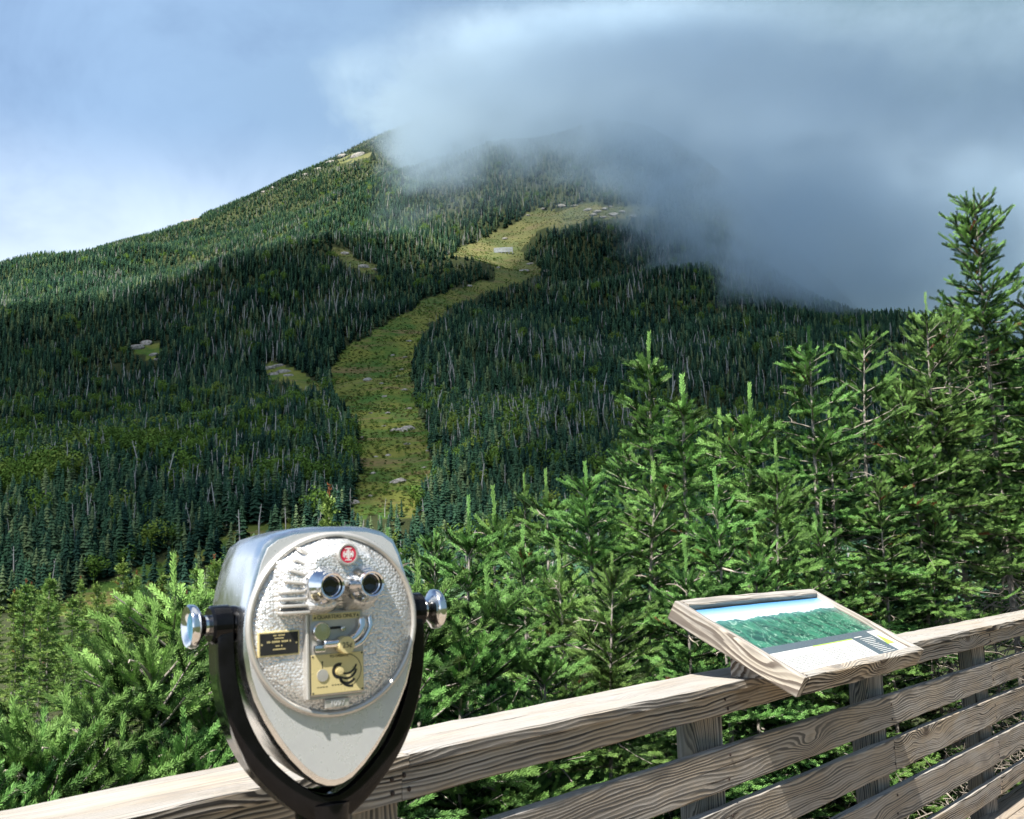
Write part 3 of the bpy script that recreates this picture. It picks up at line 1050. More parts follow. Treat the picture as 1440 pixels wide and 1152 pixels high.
def spruce_geo(seed, H, R, detail='mid', bare=0.12, gap=0.0, shoot=0.10, whorl=0.173, lead=0.3, spread=1.0, droop=0.0, dens=1.0, pexp=0.78):
    """returns (trunk V,F), (shoots V,F,age), (dead twigs V,F)"""
    r = np.random.default_rng(seed)
    rusty = [0.004]
    S = []          # origin, dir, up, length, age
    tubes = []      # branch wood: polyline, r0, r1
    dead = []
    lean = np.array([r.normal(0, .02), r.normal(0, .02)])
    def axis(h):
        k = 3.0 * h * (1 - h / H)
        return np.array([lean[0] * k, lean[1] * k, h])

    def run(p, d, L, age_light, up):
        """cover a line with shoots; pale end shoots are new growth with sunlight painted in"""
        n = max(1, int(round(L / shoot)))
        for k in range(n):
            q = p + d * (L * k / n)
            S.append((q, unit(d + r.normal(0, .05, 3)), up, L / n * 1.12, -0.6 if r.random() < rusty[0] else min(1, max(0, age_light + (0.50 if k == n - 1 and r.random() < 0.62 else 0) + r.normal(0, .1)))))

    up0 = np.array([0, 0, 1.0])
    # leader
    top = axis(H - lead)
    run(top, unit(np.array([0.0, 0.0, 1.0])), lead, 0.75, np.array([1.0, 0, 0]))
    for k in range(int(r.integers(4, 6))):
        a = r.uniform(0, 6.28)
        d = unit(np.array([math.cos(a), math.sin(a), r.uniform(.9, 1.5)]))
        run(top - [0, 0, .01], d, lead * r.uniform(.35, .6), 0.75, up0)
    h = H - lead - 0.02
    while h > H * bare * 0.5:
        f = (H - h) / H
        live = h > H * bare
        step = whorl * (0.55 + 0.45 * min(1, f * 2.2)) * r.uniform(.8, 1.2)
        nb = int(r.integers(5, 8) * (0.9 + 0.5 * f) * dens)
        a0 = r.uniform(0, 6.28)
        for b_ in range(nb):
            a = a0 + 2 * PI * b_ / nb + r.normal(0, .22)
            hh = h + r.uniform(-.5, .5) * step * .7
            if hh > H - lead: hh = H - lead
            L = (R * (f ** pexp) * r.uniform(.72, 1.18) + 0.07) * spread
            if gap and r.random() < gap:
                L *= r.uniform(.3, .6)
            el = (0.85 - 1.15 * min(1, f * 2.4)) + r.normal(0, .10) - droop
            d0 = np.array([math.cos(a) * math.cos(el), math.sin(a) * math.cos(el), math.sin(el)])
            p = axis(hh)
            if (not live) or r.random() < (0.12 + 0.25 * max(0, f - .65)):
                dead.append((p, d0, L * r.uniform(.5, .95)))
                continue
            # the branch bends upward towards its tip
            rusty[0] = 0.4 if r.random() < 0.010 else 0.003
            nseg = max(2, int(L / 0.13))
            poly = [p]
            d = d0.copy()
            for k in range(nseg):
                d = unit(d + np.array([0, 0, 0.11 + 0.05 * f]) * (k / nseg) + r.normal(0, .05, 3))
                poly.append(poly[-1] + d * L / nseg)
            poly = np.array(poly)
            tubes.append((poly, 0.004 + 0.010 * L, 0.003))
            inner = 0.13 if L > .5 else 0.05
            seglen = L / nseg
            for k in range(nseg):
                t_ = (k + .5) / nseg
                dd = unit(poly[k + 1] - poly[k])
                sd = unit(np.cross(dd, up0))
                if t_ > inner * 1.3:
                    run(poly[k], dd, seglen, 0.35 if k < nseg - 1 else 0.5, up0)
                if t_ < inner:
                    continue
                m_ = max(1, int(round(seglen / (shoot * (0.95 if detail == 'near' else 0.85)))))
                for s_ in range(m_):
                    for sg in (-1, 1):
                        if r.random() < 0.13: continue
                        q = poly[k] + dd * seglen * (s_ + r.uniform(0, 1)) / m_
                        l2 = ((1 - t_) * L * 0.52 + shoot * 0.75) * r.uniform(.6, 1.2)
                        fa = r.uniform(.55, 1.0)
                        d2 = unit(dd * math.cos(fa) + sd * sg * math.sin(fa) + up0 * r.normal(0.14, .14))
                        run(q, d2, l2, 0.38, up0)
                        n3 = int(l2 / (shoot * 1.05))
                        s2 = unit(np.cross(d2, up0))
                        for j in range(n3):
                            for sg2 in (-1, 1):
                                if r.random() < (0.6 if detail == 'near' else 0.45): continue
                                d3 = unit(d2 * .72 + s2 * sg2 * .68 + up0 * r.normal(.16, .15))
                                run(q + d2 * l2 * (j + r.uniform(.2, .9)) / max(1, n3), d3, shoot * r.uniform(.55, .95), 0.38, up0)
                # a few upright shoots along the branch
                if r.random() < 0.5 and t_ > inner:
                    run(poly[k], unit(dd * .5 + up0 + r.normal(0, .2, 3)), shoot * r.uniform(.5, .9), 0.5, up0)
        h -= step
    # expand shoots
    O = np.array([s[0] for s in S]); D = np.array([s[1] for s in S]); UP = np.array([s[2] for s in S])
    Ls = np.array([s[3] for s in S]); AG = np.array([s[4] for s in S])
    SD = np.cross(UP, D); SD /= np.linalg.norm(SD, axis=1)[:, None] + 1e-9
    UU = np.cross(D, SD)
    Vs, Fs, As = [], [], []
    nvt = 0
    which = r.integers(0, len(TPL[detail]), len(S))
    reach = shoot * {'near': 0.122, 'mid': 0.145, 'far': 0.32}[detail]
    for w_, (tv, tf) in enumerate(TPL[detail]):
        m_ = which == w_
        if not m_.any(): continue
        rs = reach * r.uniform(.85, 1.15, m_.sum())
        V = O[m_][:, None] + D[m_][:, None] * (tv[None, :, 0:1] * Ls[m_][:, None, None]) + (SD[m_][:, None] * tv[None, :, 1:2] + UU[m_][:, None] * tv[None, :, 2:3]) * rs[:, None, None]
        F = tf[None] + (np.arange(m_.sum()) * len(tv))[:, None, None] + nvt
        nvt += V.shape[0] * V.shape[1]
        Vs.append(V.reshape(-1, 3)); Fs.append(F.reshape(-1, 3)); As.append(np.repeat(AG[m_], len(tv)))
    crown = (np.concatenate(Vs), np.concatenate(Fs), np.concatenate(As))
    # wood
    def tube(polys, n=5):
        V, F = [], []
        for poly, r0, r1 in polys:
            i0 = len(V)
            m_ = len(poly)
            for k, p in enumerate(poly):
                tdir = unit(poly[min(k + 1, m_ - 1)] - poly[max(k - 1, 0)])
                a_ = unit(np.cross(tdir, [0.31, 0.5, 0.81])); b2 = np.cross(tdir, a_)
                rr = r0 + (r1 - r0) * k / (m_ - 1)
                for j in range(n):
                    q = 2 * PI * j / n
                    V.append(p + (a_ * math.cos(q) + b2 * math.sin(q)) * rr)
            for k in range(m_ - 1):
                for j in range(n):
                    j2 = (j + 1) % n
                    F.append((i0 + k * n + j, i0 + k * n + j2, i0 + (k + 1) * n + j2, i0 + (k + 1) * n + j))
        return np.array(V), np.array(F)
    hs = np.linspace(-0.3, H - lead * .8, 16)
    tp = np.array([axis(q) for q in hs])
    tr = 0.0075 * H + 0.008
    trunk = tube([(tp, tr, 0.006)], 8)
    limbs = tube(tubes, 3) if tubes else None
    dp = []
    for p, d, L in dead:
        pl = [p]
        dd = d.copy()
        n_ = 5
        for k in range(n_):
            dd = unit(dd + r.normal(0, .16, 3) + [0, 0, -.03])
            pl.append(pl[-1] + dd * L / n_)
            if r.random() < .75 and k > 0:
                d2 = unit(dd + r.normal(0, .7, 3))
                l2 = L * r.uniform(.15, .4)
                mid = pl[-1] + d2 * l2 * .5
                dp.append((np.array([pl[-1], mid, mid + unit(d2 + r.normal(0, .3, 3)) * l2 * .5]), .004, .0015))
        dp.append((np.array(pl), .009, .0025))
    deadg = tube(dp, 3) if dp else None
    return trunk, limbs, crown, deadg


def spruce_meshes(seed, needle=None, **kw):
    trunk, limbs, crown, dead = spruce_geo(seed, **kw)
    out_ = {'trunk': np_mesh('trunk', *trunk, BARK, True)}
    cm = np_mesh('crown', crown[0], crown[1], needle or NEEDLE)
    a_ = cm.attributes.new('age_light', 'FLOAT', 'POINT')
    a_.data.foreach_set('value', crown[2].astype(np.float32))
    out_['crown'] = cm
    if limbs is not None: out_['limbs'] = np_mesh('limbs', *limbs, BARK)
    if dead is not None: out_['dead_branches'] = np_mesh('dead_branches', *dead, TWIG)
    out_['H'] = kw['H']
    rr = np.hypot(crown[0][:, 0], crown[0][:, 1])
    # widest reach of the branches below each height
    out_['reach'] = [(h, float(np.percentile(rr[crown[0][:, 2] < h], 99.5)) if (crown[0][:, 2] < h).sum() > 200 else 0.0) for h in np.linspace(0, kw['H'], 28)]
    return out_


TRIS = [0]


def plant(ms, x, y, z, H, label, group=None, rz=None, name='spruce_tree', wid=1.0, cat='spruce tree'):
    o = empty(name, (x, y, z), rng.uniform(0, 6.28) if rz is None else rz)
    s = H / ms['H']
    o.scale = (s * wid, s * wid, s)
    o.rotation_euler.x, o.rotation_euler.y = float(rng.normal(0, .006)), float(rng.normal(0, .006))
    tr_ = mobj('trunk', ms['trunk'], o)
    if 'limbs' in ms: tag(mobj('branchwood', ms['limbs'], tr_), kind='stuff')
    cr_ = tag(mobj('crown', ms['crown'], o), kind='stuff')
    if 'dead_branches' in ms: tag(mobj('dead_branchwood', ms['dead_branches'], o), kind='stuff')
    return tag(o, label, cat, group)


# forms (each a different tree, shared by copies)
FORM = {
    'nearA': spruce_meshes(1, H=2.6, R=0.95, detail='near', shoot=0.125, whorl=0.166, lead=0.24, bare=0.05),
    'nearB': spruce_meshes(2, H=2.4, R=0.92, detail='near', shoot=0.125, whorl=0.158, lead=0.20, bare=0.05),
    'midA': spruce_meshes(3, H=3.6, R=0.95, detail='mid', shoot=0.105, whorl=0.194, lead=0.26, bare=0.10, gap=.15),
    'midB': spruce_meshes(4, H=3.4, R=0.85, detail='mid', shoot=0.105, whorl=0.187, lead=0.30, bare=0.12, gap=.2),
    'midC': spruce_meshes(5, H=3.8, R=1.0, detail='mid', shoot=0.11, whorl=0.209, lead=0.22, bare=0.14, gap=.2),
    'midD': spruce_meshes(8, H=3.5, R=0.90, detail='mid', shoot=0.115, whorl=0.20, lead=0.34, bare=0.10, gap=.25),
    'midE': spruce_meshes(9, H=3.9, R=0.80, detail='mid', shoot=0.10, whorl=0.18, lead=0.18, bare=0.16, gap=.15, pexp=.65),
    'tall': spruce_meshes(6, H=5.4, R=1.05, detail='mid', shoot=0.11, whorl=0.180, lead=0.22, bare=0.46, gap=.2, droop=.10, dens=1.15, pexp=.55),
    'highA': spruce_meshes(21, H=4.8, R=1.15, detail='mid', shoot=0.11, whorl=0.20, lead=0.26, bare=0.47, gap=.15),
    'highB': spruce_meshes(22, H=4.6, R=1.05, detail='mid', shoot=0.11, whorl=0.19, lead=0.30, bare=0.48, gap=.2, pexp=.68),
    'slim': spruce_meshes(7, H=3.6, R=0.55, detail='mid', shoot=0.10, whorl=0.187, lead=0.24, bare=0.40, gap=.25),
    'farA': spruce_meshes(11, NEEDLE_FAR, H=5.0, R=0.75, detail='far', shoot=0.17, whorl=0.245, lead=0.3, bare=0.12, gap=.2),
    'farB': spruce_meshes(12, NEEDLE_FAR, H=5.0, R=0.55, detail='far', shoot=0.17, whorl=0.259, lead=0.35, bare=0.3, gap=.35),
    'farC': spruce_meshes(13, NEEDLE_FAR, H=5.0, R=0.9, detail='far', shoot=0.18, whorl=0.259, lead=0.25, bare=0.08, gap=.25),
}
for k_, f_ in FORM.items():
    print('FORM', k_, {q: len(v.polygons) for q, v in f_.items() if q not in ('H', 'reach')})


def tree_at(form, x, y, d, label, group=None, wid=1.0, sink=0.0, minh=0.0):
    """x, y: pixel of the tip; d: metres along the view axis"""
    p = at_depth(x, y, d)
    ms = FORM[form]
    for _ in range(60):                    # keep the branches clear of the railing
        g = float(ground(p[0], p[1])) - 0.05 - sink
        H_ = max(p[2] - g, minh)
        room = -(p[0] * FN[0] + p[1] * FN[1]) - FD - 0.33
        rl = np.interp((1.32 - g) * ms['H'] / H_, [q[0] for q in ms['reach']], [q[1] for q in ms['reach']]) * H_ / ms['H']
        fit = room / rl if rl > 0.05 else (9.0 if room > 0.1 else 0.0)
        if fit > wid * 0.8:
            break
        d += 0.12
        p = at_depth(x, y, d)
    wid = min(wid, max(fit, .3))
    return plant(FORM[form], p[0], p[1], g, max(p[2] - g, minh), label, group, wid=wid)


G_R = 'spruces crowded behind the railing'
L_R = 'bushy green spruce in the thicket behind the panel'
tree_at('tall', 1383, 266, 10.5, 'tallest spruce, dark spire rising above the thicket', wid=.8)
tree_at('highB', 1296, 414, 9.0, 'spruce with twin-looking spiky tip beside the tallest spire', wid=1.15)
tree_at('highA', 1332, 408, 9.6, 'slim spruce tucked against the tallest spire', wid=1.1)
tree_at('highA', 1212, 446, 8.4, 'full spruce with a ragged crown between two pointed neighbours', wid=1.15)
tree_at('highA', 1136, 462, 8.4, 'broad spruce with a single long leader above the panel', wid=1.15)
tree_at('slim', 906, 470, 8.8, 'slim spruce with a bare pale lower trunk', wid=1.05)
tree_at('slim', 958, 530, 7.8, 'short spruce with a bare lower trunk beside the slim one', wid=1.3)
tree_at('midD', 1058, 540, 8.6, 'spruce with up-swept side shoots between slim and broad trees', wid=1.15)
tree_at('farB', 462, 682, 16.0, 'small thin half-bare spruce sticking up beside the lower ski run', wid=.8)
tree_at('slim', 738, 668, 9.4, 'thin yellowish dead-topped spruce at the edge of the thicket', wid=.7)
for f_, x, y, d, w_ in (('highA', 1436, 395, 8.8, .9), ('highB', 1405, 480, 8.2, .85), ('highB', 1262, 520, 7.8, .8), ('midB', 1168, 560, 7.4, .8), ('highA', 1330, 560, 7.9, .8), ('midA', 1020, 575, 9.2, .8),
                         ('midE', 870, 622, 9.6, .8), ('midC', 822, 652, 7.2, .9), ('midD', 772, 662, 8.4, .8), ('midA', 925, 650, 7.0, .85), ('midD', 1090, 620, 7.0, .85), ('midB', 1000, 660, 6.6, .85),
                         ('highA', 1230, 650, 7.0, .8), ('highB', 1310, 690, 7.3, .8), ('highB', 1420, 640, 8.0, .85), ('midD', 1160, 700, 6.3, .9), ('midB', 1380, 760, 8.4, .9), ('midA', 1060, 745, 5.9, .9),
                         ('midB', 960, 760, 5.6, .9), ('midC', 1270, 790, 6.9, 1.0), ('highA', 1475, 560, 9.3, .9), ('highB', 1510, 450, 10.0, .9), ('midC', 1200, 800, 6.4, 1.0)):
    L_R, G_R = (('bushy green spruce crowding round the foot of the tallest spire', 'spruces round the tallest spire') if x >= 1200 else
                ('bushy green spruce standing directly behind the tilted panel', 'spruces behind the tilted panel') if x >= 1000 else
                ('bushy green spruce growing round the slim bare-trunked pair', 'spruces round the slim pair'))
    tree_at(f_, x, y, d, L_R, G_R, wid=w_ * 1.25)
G_C = 'spruces behind the coin viewer'
L_C = 'bushy young spruce in the clump beside the coin viewer'
for f_, x, y, d, w_ in (('midB', 690, 686, 6.9, .85), ('midD', 655, 700, 6.5, .85), ('midE', 612, 745, 7.4, .8), ('midA', 735, 740, 6.2, .85), ('midB', 790, 760, 5.8, .9), ('midC', 860, 780, 5.4, .95),
                         ('nearA', 690, 800, 4.6, .9), ('nearB', 590, 790, 5.0, .8), ('midB', 545, 745, 6.8, .7), ('nearB', 640, 870, 4.2, .95), ('nearA', 760, 890, 4.6, .95), ('nearB', 720, 985, 3.9, 1.0), ('nearA', 560, 880, 4.4, .9), ('midA', 500, 800, 6.6, .8),
                         ('nearA', 860, 960, 4.9, 1.1), ('nearB', 930, 940, 5.2, 1.1), ('nearA', 420, 850, 4.6, .9)):
    tree_at(f_, x, y, d, L_C, G_C, wid=w_ * 1.15, minh=.8)
L_L = 'bright green young spruce close behind the lower end of the railing'
G_L = 'young spruces behind the lower end of the railing'
tree_at('nearA', 247, 784, 3.9, 'young spruce with a tall thick upright leader beside the viewer knob', wid=.9)
for f_, x, y, d, w_ in (('nearB', 215, 850, 3.6, .8), ('nearA', 160, 925, 3.5, .9), ('nearB', 100, 965, 3.3, .95), ('nearA', 20, 985, 3.2, .95), ('nearB', 300, 920, 3.5, .9), ('nearA', 345, 860, 4.2, .8), ('nearB', 60, 1000, 2.95, .9),
                         ('nearA', 170, 1010, 3.05, .9), ('nearB', 260, 990, 3.2, .8), ('nearA', -60, 960, 3.2, .9), ('nearB', -20, 1040, 2.8, .8)):
    tree_at(f_, x, y, d, L_L, G_L, wid=w_, minh=.8)
# low growth seen under and between the rails
L_U = 'low spruce bush showing between the rails of the fence'
G_U = 'low spruce bushes behind the rails'
for x, y, d in ((640, 1040, 3.75), (760, 1060, 4.1), (850, 1070, 4.4), (960, 1040, 5.0), (1080, 1050, 5.5), (1170, 1010, 6.2), (1270, 990, 7.0), (1350, 960, 7.9), (1420, 945, 8.6), (1000, 1120, 4.9), (1120, 1100, 5.6), (1300, 1060, 7.0)):
    tree_at(('nearA', 'nearB')[int(rng.integers(2))], x, y, d, L_U, G_U, wid=1.5, minh=.55)
# the stand down the slope
L_M = 'slim pointed spruce in the sunlit stand down the slope'
G_M = 'spruces in the stand down the slope'
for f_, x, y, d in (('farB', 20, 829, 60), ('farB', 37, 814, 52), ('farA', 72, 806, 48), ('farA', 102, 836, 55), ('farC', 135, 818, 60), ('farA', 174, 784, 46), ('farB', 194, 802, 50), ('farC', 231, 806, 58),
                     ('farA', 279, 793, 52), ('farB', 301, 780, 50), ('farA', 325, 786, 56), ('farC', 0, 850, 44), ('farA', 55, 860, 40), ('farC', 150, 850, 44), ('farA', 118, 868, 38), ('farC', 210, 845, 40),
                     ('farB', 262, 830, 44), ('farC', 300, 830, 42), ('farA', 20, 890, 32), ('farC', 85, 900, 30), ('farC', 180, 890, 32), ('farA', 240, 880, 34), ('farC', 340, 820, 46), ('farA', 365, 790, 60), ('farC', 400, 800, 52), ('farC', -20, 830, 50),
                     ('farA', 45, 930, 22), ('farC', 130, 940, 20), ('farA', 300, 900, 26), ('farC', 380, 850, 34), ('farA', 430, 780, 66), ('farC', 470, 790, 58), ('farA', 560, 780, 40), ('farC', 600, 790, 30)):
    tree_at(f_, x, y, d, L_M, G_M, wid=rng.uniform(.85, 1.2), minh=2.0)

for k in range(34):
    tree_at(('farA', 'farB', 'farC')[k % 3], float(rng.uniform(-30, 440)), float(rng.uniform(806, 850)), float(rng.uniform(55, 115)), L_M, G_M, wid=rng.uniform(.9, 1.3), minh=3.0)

# dead brush under the trees
def brush(seed, n, s0, s1, o0, o1):
    r = np.random.default_rng(seed)
    V, F = [], []
    for k in range(n):
        s = r.uniform(s0, s1); o = r.uniform(o0, o1)
        b0 = FT * s - FN * (FD + o)
        p = np.array([b0[0], b0[1], float(ground(b0[0], b0[1])) + r.uniform(0, .9)])
        d = unit(r.normal(0, 1, 3) * [1, 1, .55])
        L = r.uniform(.15, .5)
        rad = r.uniform(.0022, .0055)
        m_ = 4
        i0 = len(V)
        for j in range(m_ + 1):
            a_ = unit(np.cross(d, [.3, .5, .8])); b2 = np.cross(d, a_)
            for q in range(3):
                an = 2 * PI * q / 3
                V.append(p + (a_ * math.cos(an) + b2 * math.sin(an)) * rad * (1 - .18 * j))
            d = unit(d + r.normal(0, .28, 3))
            p = p + d * L / m_
        for j in range(m_):
            for q in range(3):
                q2 = (q + 1) % 3
                F.append((i0 + j * 3 + q, i0 + j * 3 + q2, i0 + (j + 1) * 3 + q2, i0 + (j + 1) * 3 + q))
    return np.array(V), np.array(F)


tag(mobj('undergrowth', np_mesh('undergrowth', *brush(5, 5200, 1.2, 10.0, 0.35, 2.3), TWIG)), 'tangle of grey dead twigs under the spruces', 'undergrowth', kind='stuff')

# ---------------------------------------------------------------- railing
def fence_pt(s, off, z):
    """s along the railing, off towards the deck"""
    q = FT * s + FN * (-FD + off)
    return (float(q[0]), float(q[1]), z)


FROT = math.atan2(FT[1], FT[0])


def board_mesh(L, Wd, Tk, bevel=0.004, seed=0, wob=0.0011, nx=None):
    """board: x along, y across (Wd), z thick (Tk), origin at the middle; edges slightly worn"""
    nx = nx or max(4, int(L / 0.12))
    r = np.random.default_rng(seed)
    xs = np.linspace(-L / 2, L / 2, nx + 1)
    b_ = bevel
    prof = [(-Wd / 2 + b_, -Tk / 2), (Wd / 2 - b_, -Tk / 2), (Wd / 2, -Tk / 2 + b_), (Wd / 2, Tk / 2 - b_), (Wd / 2 - b_, Tk / 2), (-Wd / 2 + b_, Tk / 2), (-Wd / 2, Tk / 2 - b_), (-Wd / 2, -Tk / 2 + b_)]
    bm = bmesh.new()
    bow = r.normal(0, .0025, 2)
    secs = []
    for x in xs:
        k = 1 - (2 * x / L) ** 2
        dy, dz = bow[0] * k, bow[1] * k
        secs.append([(x, y + dy + r.normal(0, wob), z + dz + r.normal(0, wob)) for y, z in prof])
    bm_loft(bm, secs)
    bmesh.ops.recalc_face_normals(bm, faces=bm.faces[:])
    me = bpy.data.meshes.new('board')
    bm.to_mesh(me)
    bm.free()
    return me


def board(name, s0, s1, off, z0, z1, thick, parent, seed, face='front', mat=None, gapend=0.0015):
    """a board of the railing between s0 and s1; upright (face front) or flat (face top)"""
    L = s1 - s0 - 2 * gapend
    if face == 'front':
        me = board_mesh(L, z1 - z0, thick, seed=seed)
        o = mobj(name, me, parent, loc=fence_pt((s0 + s1) / 2, off - thick / 2, (z0 + z1) / 2), rot=(PI / 2, 0, FROT))
    else:
        me = board_mesh(L, thick, z1 - z0, seed=seed)
        o = mobj(name, me, parent, loc=fence_pt((s0 + s1) / 2, off - thick / 2, (z0 + z1) / 2), rot=(0, 0, FROT))
    me.materials.append(mat or WOOD)
    return o


fence = empty('deck_railing', (0, 0, 0))
tag(fence, 'weathered timber deck railing with wide top rail and four board rails', 'railing')
joints = {'cap': [-1.3, 2.11, 6.9, 11.0], 'beam': [-1.3, 2.10, 5.6, 11.0], 'r2': [-1.3, 2.08, 7.35, 11.0], 'r3': [-1.3, 2.08, 5.56, 11.0], 'r4': [-1.3, 3.83, 7.38, 11.0], 'r5': [-1.3, 3.83, 7.35, 11.0]}
sd = 40
for a_, b_ in zip(joints['cap'][:-1], joints['cap'][1:]):
    board('top_rail', a_, b_, 0.016, 1.076, 1.109, 0.285, fence, sd, 'top'); sd += 1
for a_, b_ in zip(joints['beam'][:-1], joints['beam'][1:]):
    board('beam', a_, b_, 0.0, 0.996, 1.0735, 0.04, fence, sd); sd += 1
for key, (z0, z1) in {'r2': (0.742, 0.888), 'r3': (0.531, 0.679), 'r4': (0.300, 0.453), 'r5': (0.118, 0.222)}.items():
    for a_, b_ in zip(joints[key][:-1], joints[key][1:]):
        board('rail', a_, b_, 0.0, z0, z1, 0.038, fence, sd); sd += 1
for k, s in enumerate((-1.36, 0.38, 2.13, 3.88, 5.60, 7.42, 9.2, 10.95)):
    me = board_mesh(2.25, 0.10, 0.145, 0.006, seed=90 + k, nx=10)
    me.materials.append(WOOD)
    mobj('post', me, fence, loc=fence_pt(s - 0.05, -0.042 - 0.0725, 1.073 - 1.125), rot=(0, PI / 2, FROT + PI / 2)).rotation_euler = Matrix(((0, FT[0], FN[0]), (0, FT[1], FN[1]), (1, 0, 0))).to_euler()
m_nail = plain('rusty_nail', (0.05, 0.035, 0.03), 0.7, 0.4)
bm = bmesh.new()
nail_me = None
bm_lathe(bm, [(0.0062, 0.0), (0.0062, 0.0022), (0.003, 0.0034)], 'z', n=8)
nail_me = bpy.data.meshes.new('nail')
bm.to_mesh(nail_me); bm.free()
nail_me.materials.append(m_nail)
NR = Matrix(((FT[0], 0, FN[0]), (FT[1], 0, FN[1]), (0, 1, 0))).to_euler()
for s in (2.085, 3.83, 5.55, 7.37, 9.15):
    for z in (1.015, 1.05, 0.78, 0.85, 0.57, 0.64, 0.34, 0.415, 0.15, 0.19):
        for ds in ((-.022, .028) if s < 3 else (-0.005,)):
            mobj('nail', nail_me, fence, loc=fence_pt(s + ds + float(rng.uniform(-.012, .012)), 0.0015, z + float(rng.uniform(-.008, .008))), rot=NR)

# ---------------------------------------------------------------- deck
deck = empty('deck', (0, 0, 0))
tag(deck, 'timber deck of tan planks inside the railing', 'deck', kind='structure')
for k in range(22):
    me = board_mesh(13.0, 0.138, 0.036, 0.004, seed=140 + k, nx=30)
    me.materials.append(WOOD_DECK)
    mobj('plank', me, deck, loc=fence_pt(5.0, -0.10 + 0.145 * k + .069, -0.018), rot=(0, 0, FROT))
bm = bmesh.new()
bm_box(bm, -1.5, 11.5, 0, 0.04, 0, 0.22, 0.004)
o = from_bm('rim_joist', bm, WOOD, deck)
o.location = fence_pt(0, -0.16, -0.262)
o.rotation_euler = (0, 0, FROT)

# ---------------------------------------------------------------- information panel
SW, SH, ST = 1.352, 0.573, 0.496
panel = empty('information_panel', fence_pt(3.906, 0.272, EYE - 0.422))
tv = Vector((FT[0], FT[1], 0)); nv = Vector((FN[0], FN[1], 0))
uv_ = (-nv * math.cos(ST) + Vector((0, 0, 1)) * math.sin(ST))
nn_ = tv.cross(uv_)
panel.rotation_euler = Matrix((tv, uv_, nn_)).transposed().to_euler()
tag(panel, 'tilted wood-framed panel with printed mountain map on the railing', 'sign')
FT_, FW = 0.078, 0.052


def pbox(name, x0, x1, y0, y1, z0, z1, mat, bev=0.004, along='x', parent=panel, seed=0):
    cx, cy2, cz = (x0 + x1) / 2, (y0 + y1) / 2, (z0 + z1) / 2
    if along == 'x':
        me = board_mesh(x1 - x0, y1 - y0, z1 - z0, bev, seed, 0.0012)
        o = mobj(name, me, parent, loc=(cx, cy2, cz))
    else:
        me = board_mesh(y1 - y0, x1 - x0, z1 - z0, bev, seed, 0.0012)
        o = mobj(name, me, parent, loc=(cx, cy2, cz), rot=(0, 0, PI / 2))
    me.materials.append(mat)
    return o


pbox('frame_board', 0, FW * .8, 0.0, SH, -FT_, 0, WOOD_FRAME, along='y', seed=201)
pbox('frame_board', SW - FW * .7, SW, 0.0, SH, -FT_, 0, WOOD_FRAME, along='y', seed=202)
pbox('frame_board', FW * .8 + .001, SW - FW * .7 - .001, -0.004, FW * .7, -FT_ + .002, 0.002, WOOD, seed=203)
pbox('frame_board', FW * .8 + .001, SW - FW * .7 - .001, SH - FW * .8, SH + .003, -FT_ + .002, 0.002, WOOD_FRAME, seed=204)
pbox('backing', FW * .8 + .002, SW - FW * .7 - .002, FW * .7 + .002, SH - FW * .8 - .002, -FT_ + .02, -0.030, WOOD_FRAME, seed=205)
# printed sheet
PX0, PX1, PY0, PY1 = FW * .8 + .003, SW - FW * .7 - .003, FW * .7 + .003, SH - FW * .8 - .003
m_pr, t, out = material('printed_map')
tc_ = t.n('ShaderNodeTexCoord')
sp = t.n('ShaderNodeSeparateXYZ', ins={0: tc_.outputs['Generated']})
u, v = sp.outputs[0], sp.outputs[1]
uv2 = t.n('ShaderNodeCombineXYZ', ins={0: t.m('MULTIPLY', u, 2.4), 1: v, 2: 0.0}).outputs[0]
u1 = t.n('ShaderNodeCombineXYZ', ins={0: t.m('MULTIPLY', u, 2.4), 1: 0.37, 2: 0.0}).outputs[0]
ridge = t.m('ADD', 0.80, t.m('MULTIPLY', t.m('SUBTRACT', t.noise(u1, 2.6, 5, 0.55), 0.5), 0.26))
skyp = t.mix(t.rng(v, 0.84, 1.0), (0.58, 0.66, 0.72), (0.10, 0.32, 0.62))
g1 = t.noise(uv2, 7.0, 6, 0.65, 0.8)
g2 = t.noise(uv2, 22.0, 4, 0.7, 0.3)
land = t.mix(t.rng(g1, 0.38, 0.62), (0.008, 0.055, 0.042), (0.04, 0.19, 0.12))
land = t.mix(t.rng(g2, 0.55, 0.7, 0, .5), land, (0.08, 0.27, 0.17))
trail = t.noise(uv2, 4.2, 2, 0.5, 1.2)
tl = t.m('SUBTRACT', 1.0, t.m('MULTIPLY', t.m('ABSOLUTE', t.m('SUBTRACT', t.m('FRACT', t.m('MULTIPLY', trail, 7.0)), 0.5)), 14.0), clamp=True)
land = t.mix(t.m('MULTIPLY', tl, 0.75), land, (0.38, 0.58, 0.46))
land = t.mix(t.rng(v, 0.70, 0.84, 0, .35), land, (0.15, 0.35, 0.42))
c = t.mix(t.rng(t.m('SUBTRACT', ridge, v), -0.004, 0.004), skyp, land)
c = t.mix(t.rng(v, 0.385, 0.388, 1.0, 0.0), c, (0.095, 0.125, 0.155))
principled(t, out, **{'Base Color': c, 'Roughness': 0.28, 'Coat Weight': 0.15})


def sheet(name, x0, x1, y0, y1, z, mat, parent):
    """flat print, given in fractions of the printed sheet"""
    X0, X1 = PX0 + (PX1 - PX0) * x0, PX0 + (PX1 - PX0) * x1
    Y0, Y1 = PY0 + (PY1 - PY0) * y0, PY0 + (PY1 - PY0) * y1
    return mobj(name, np_mesh(name, [(X0, Y0, z), (X1, Y0, z), (X1, Y1, z), (X0, Y1, z)], [[0, 1, 2, 3]], mat), parent)


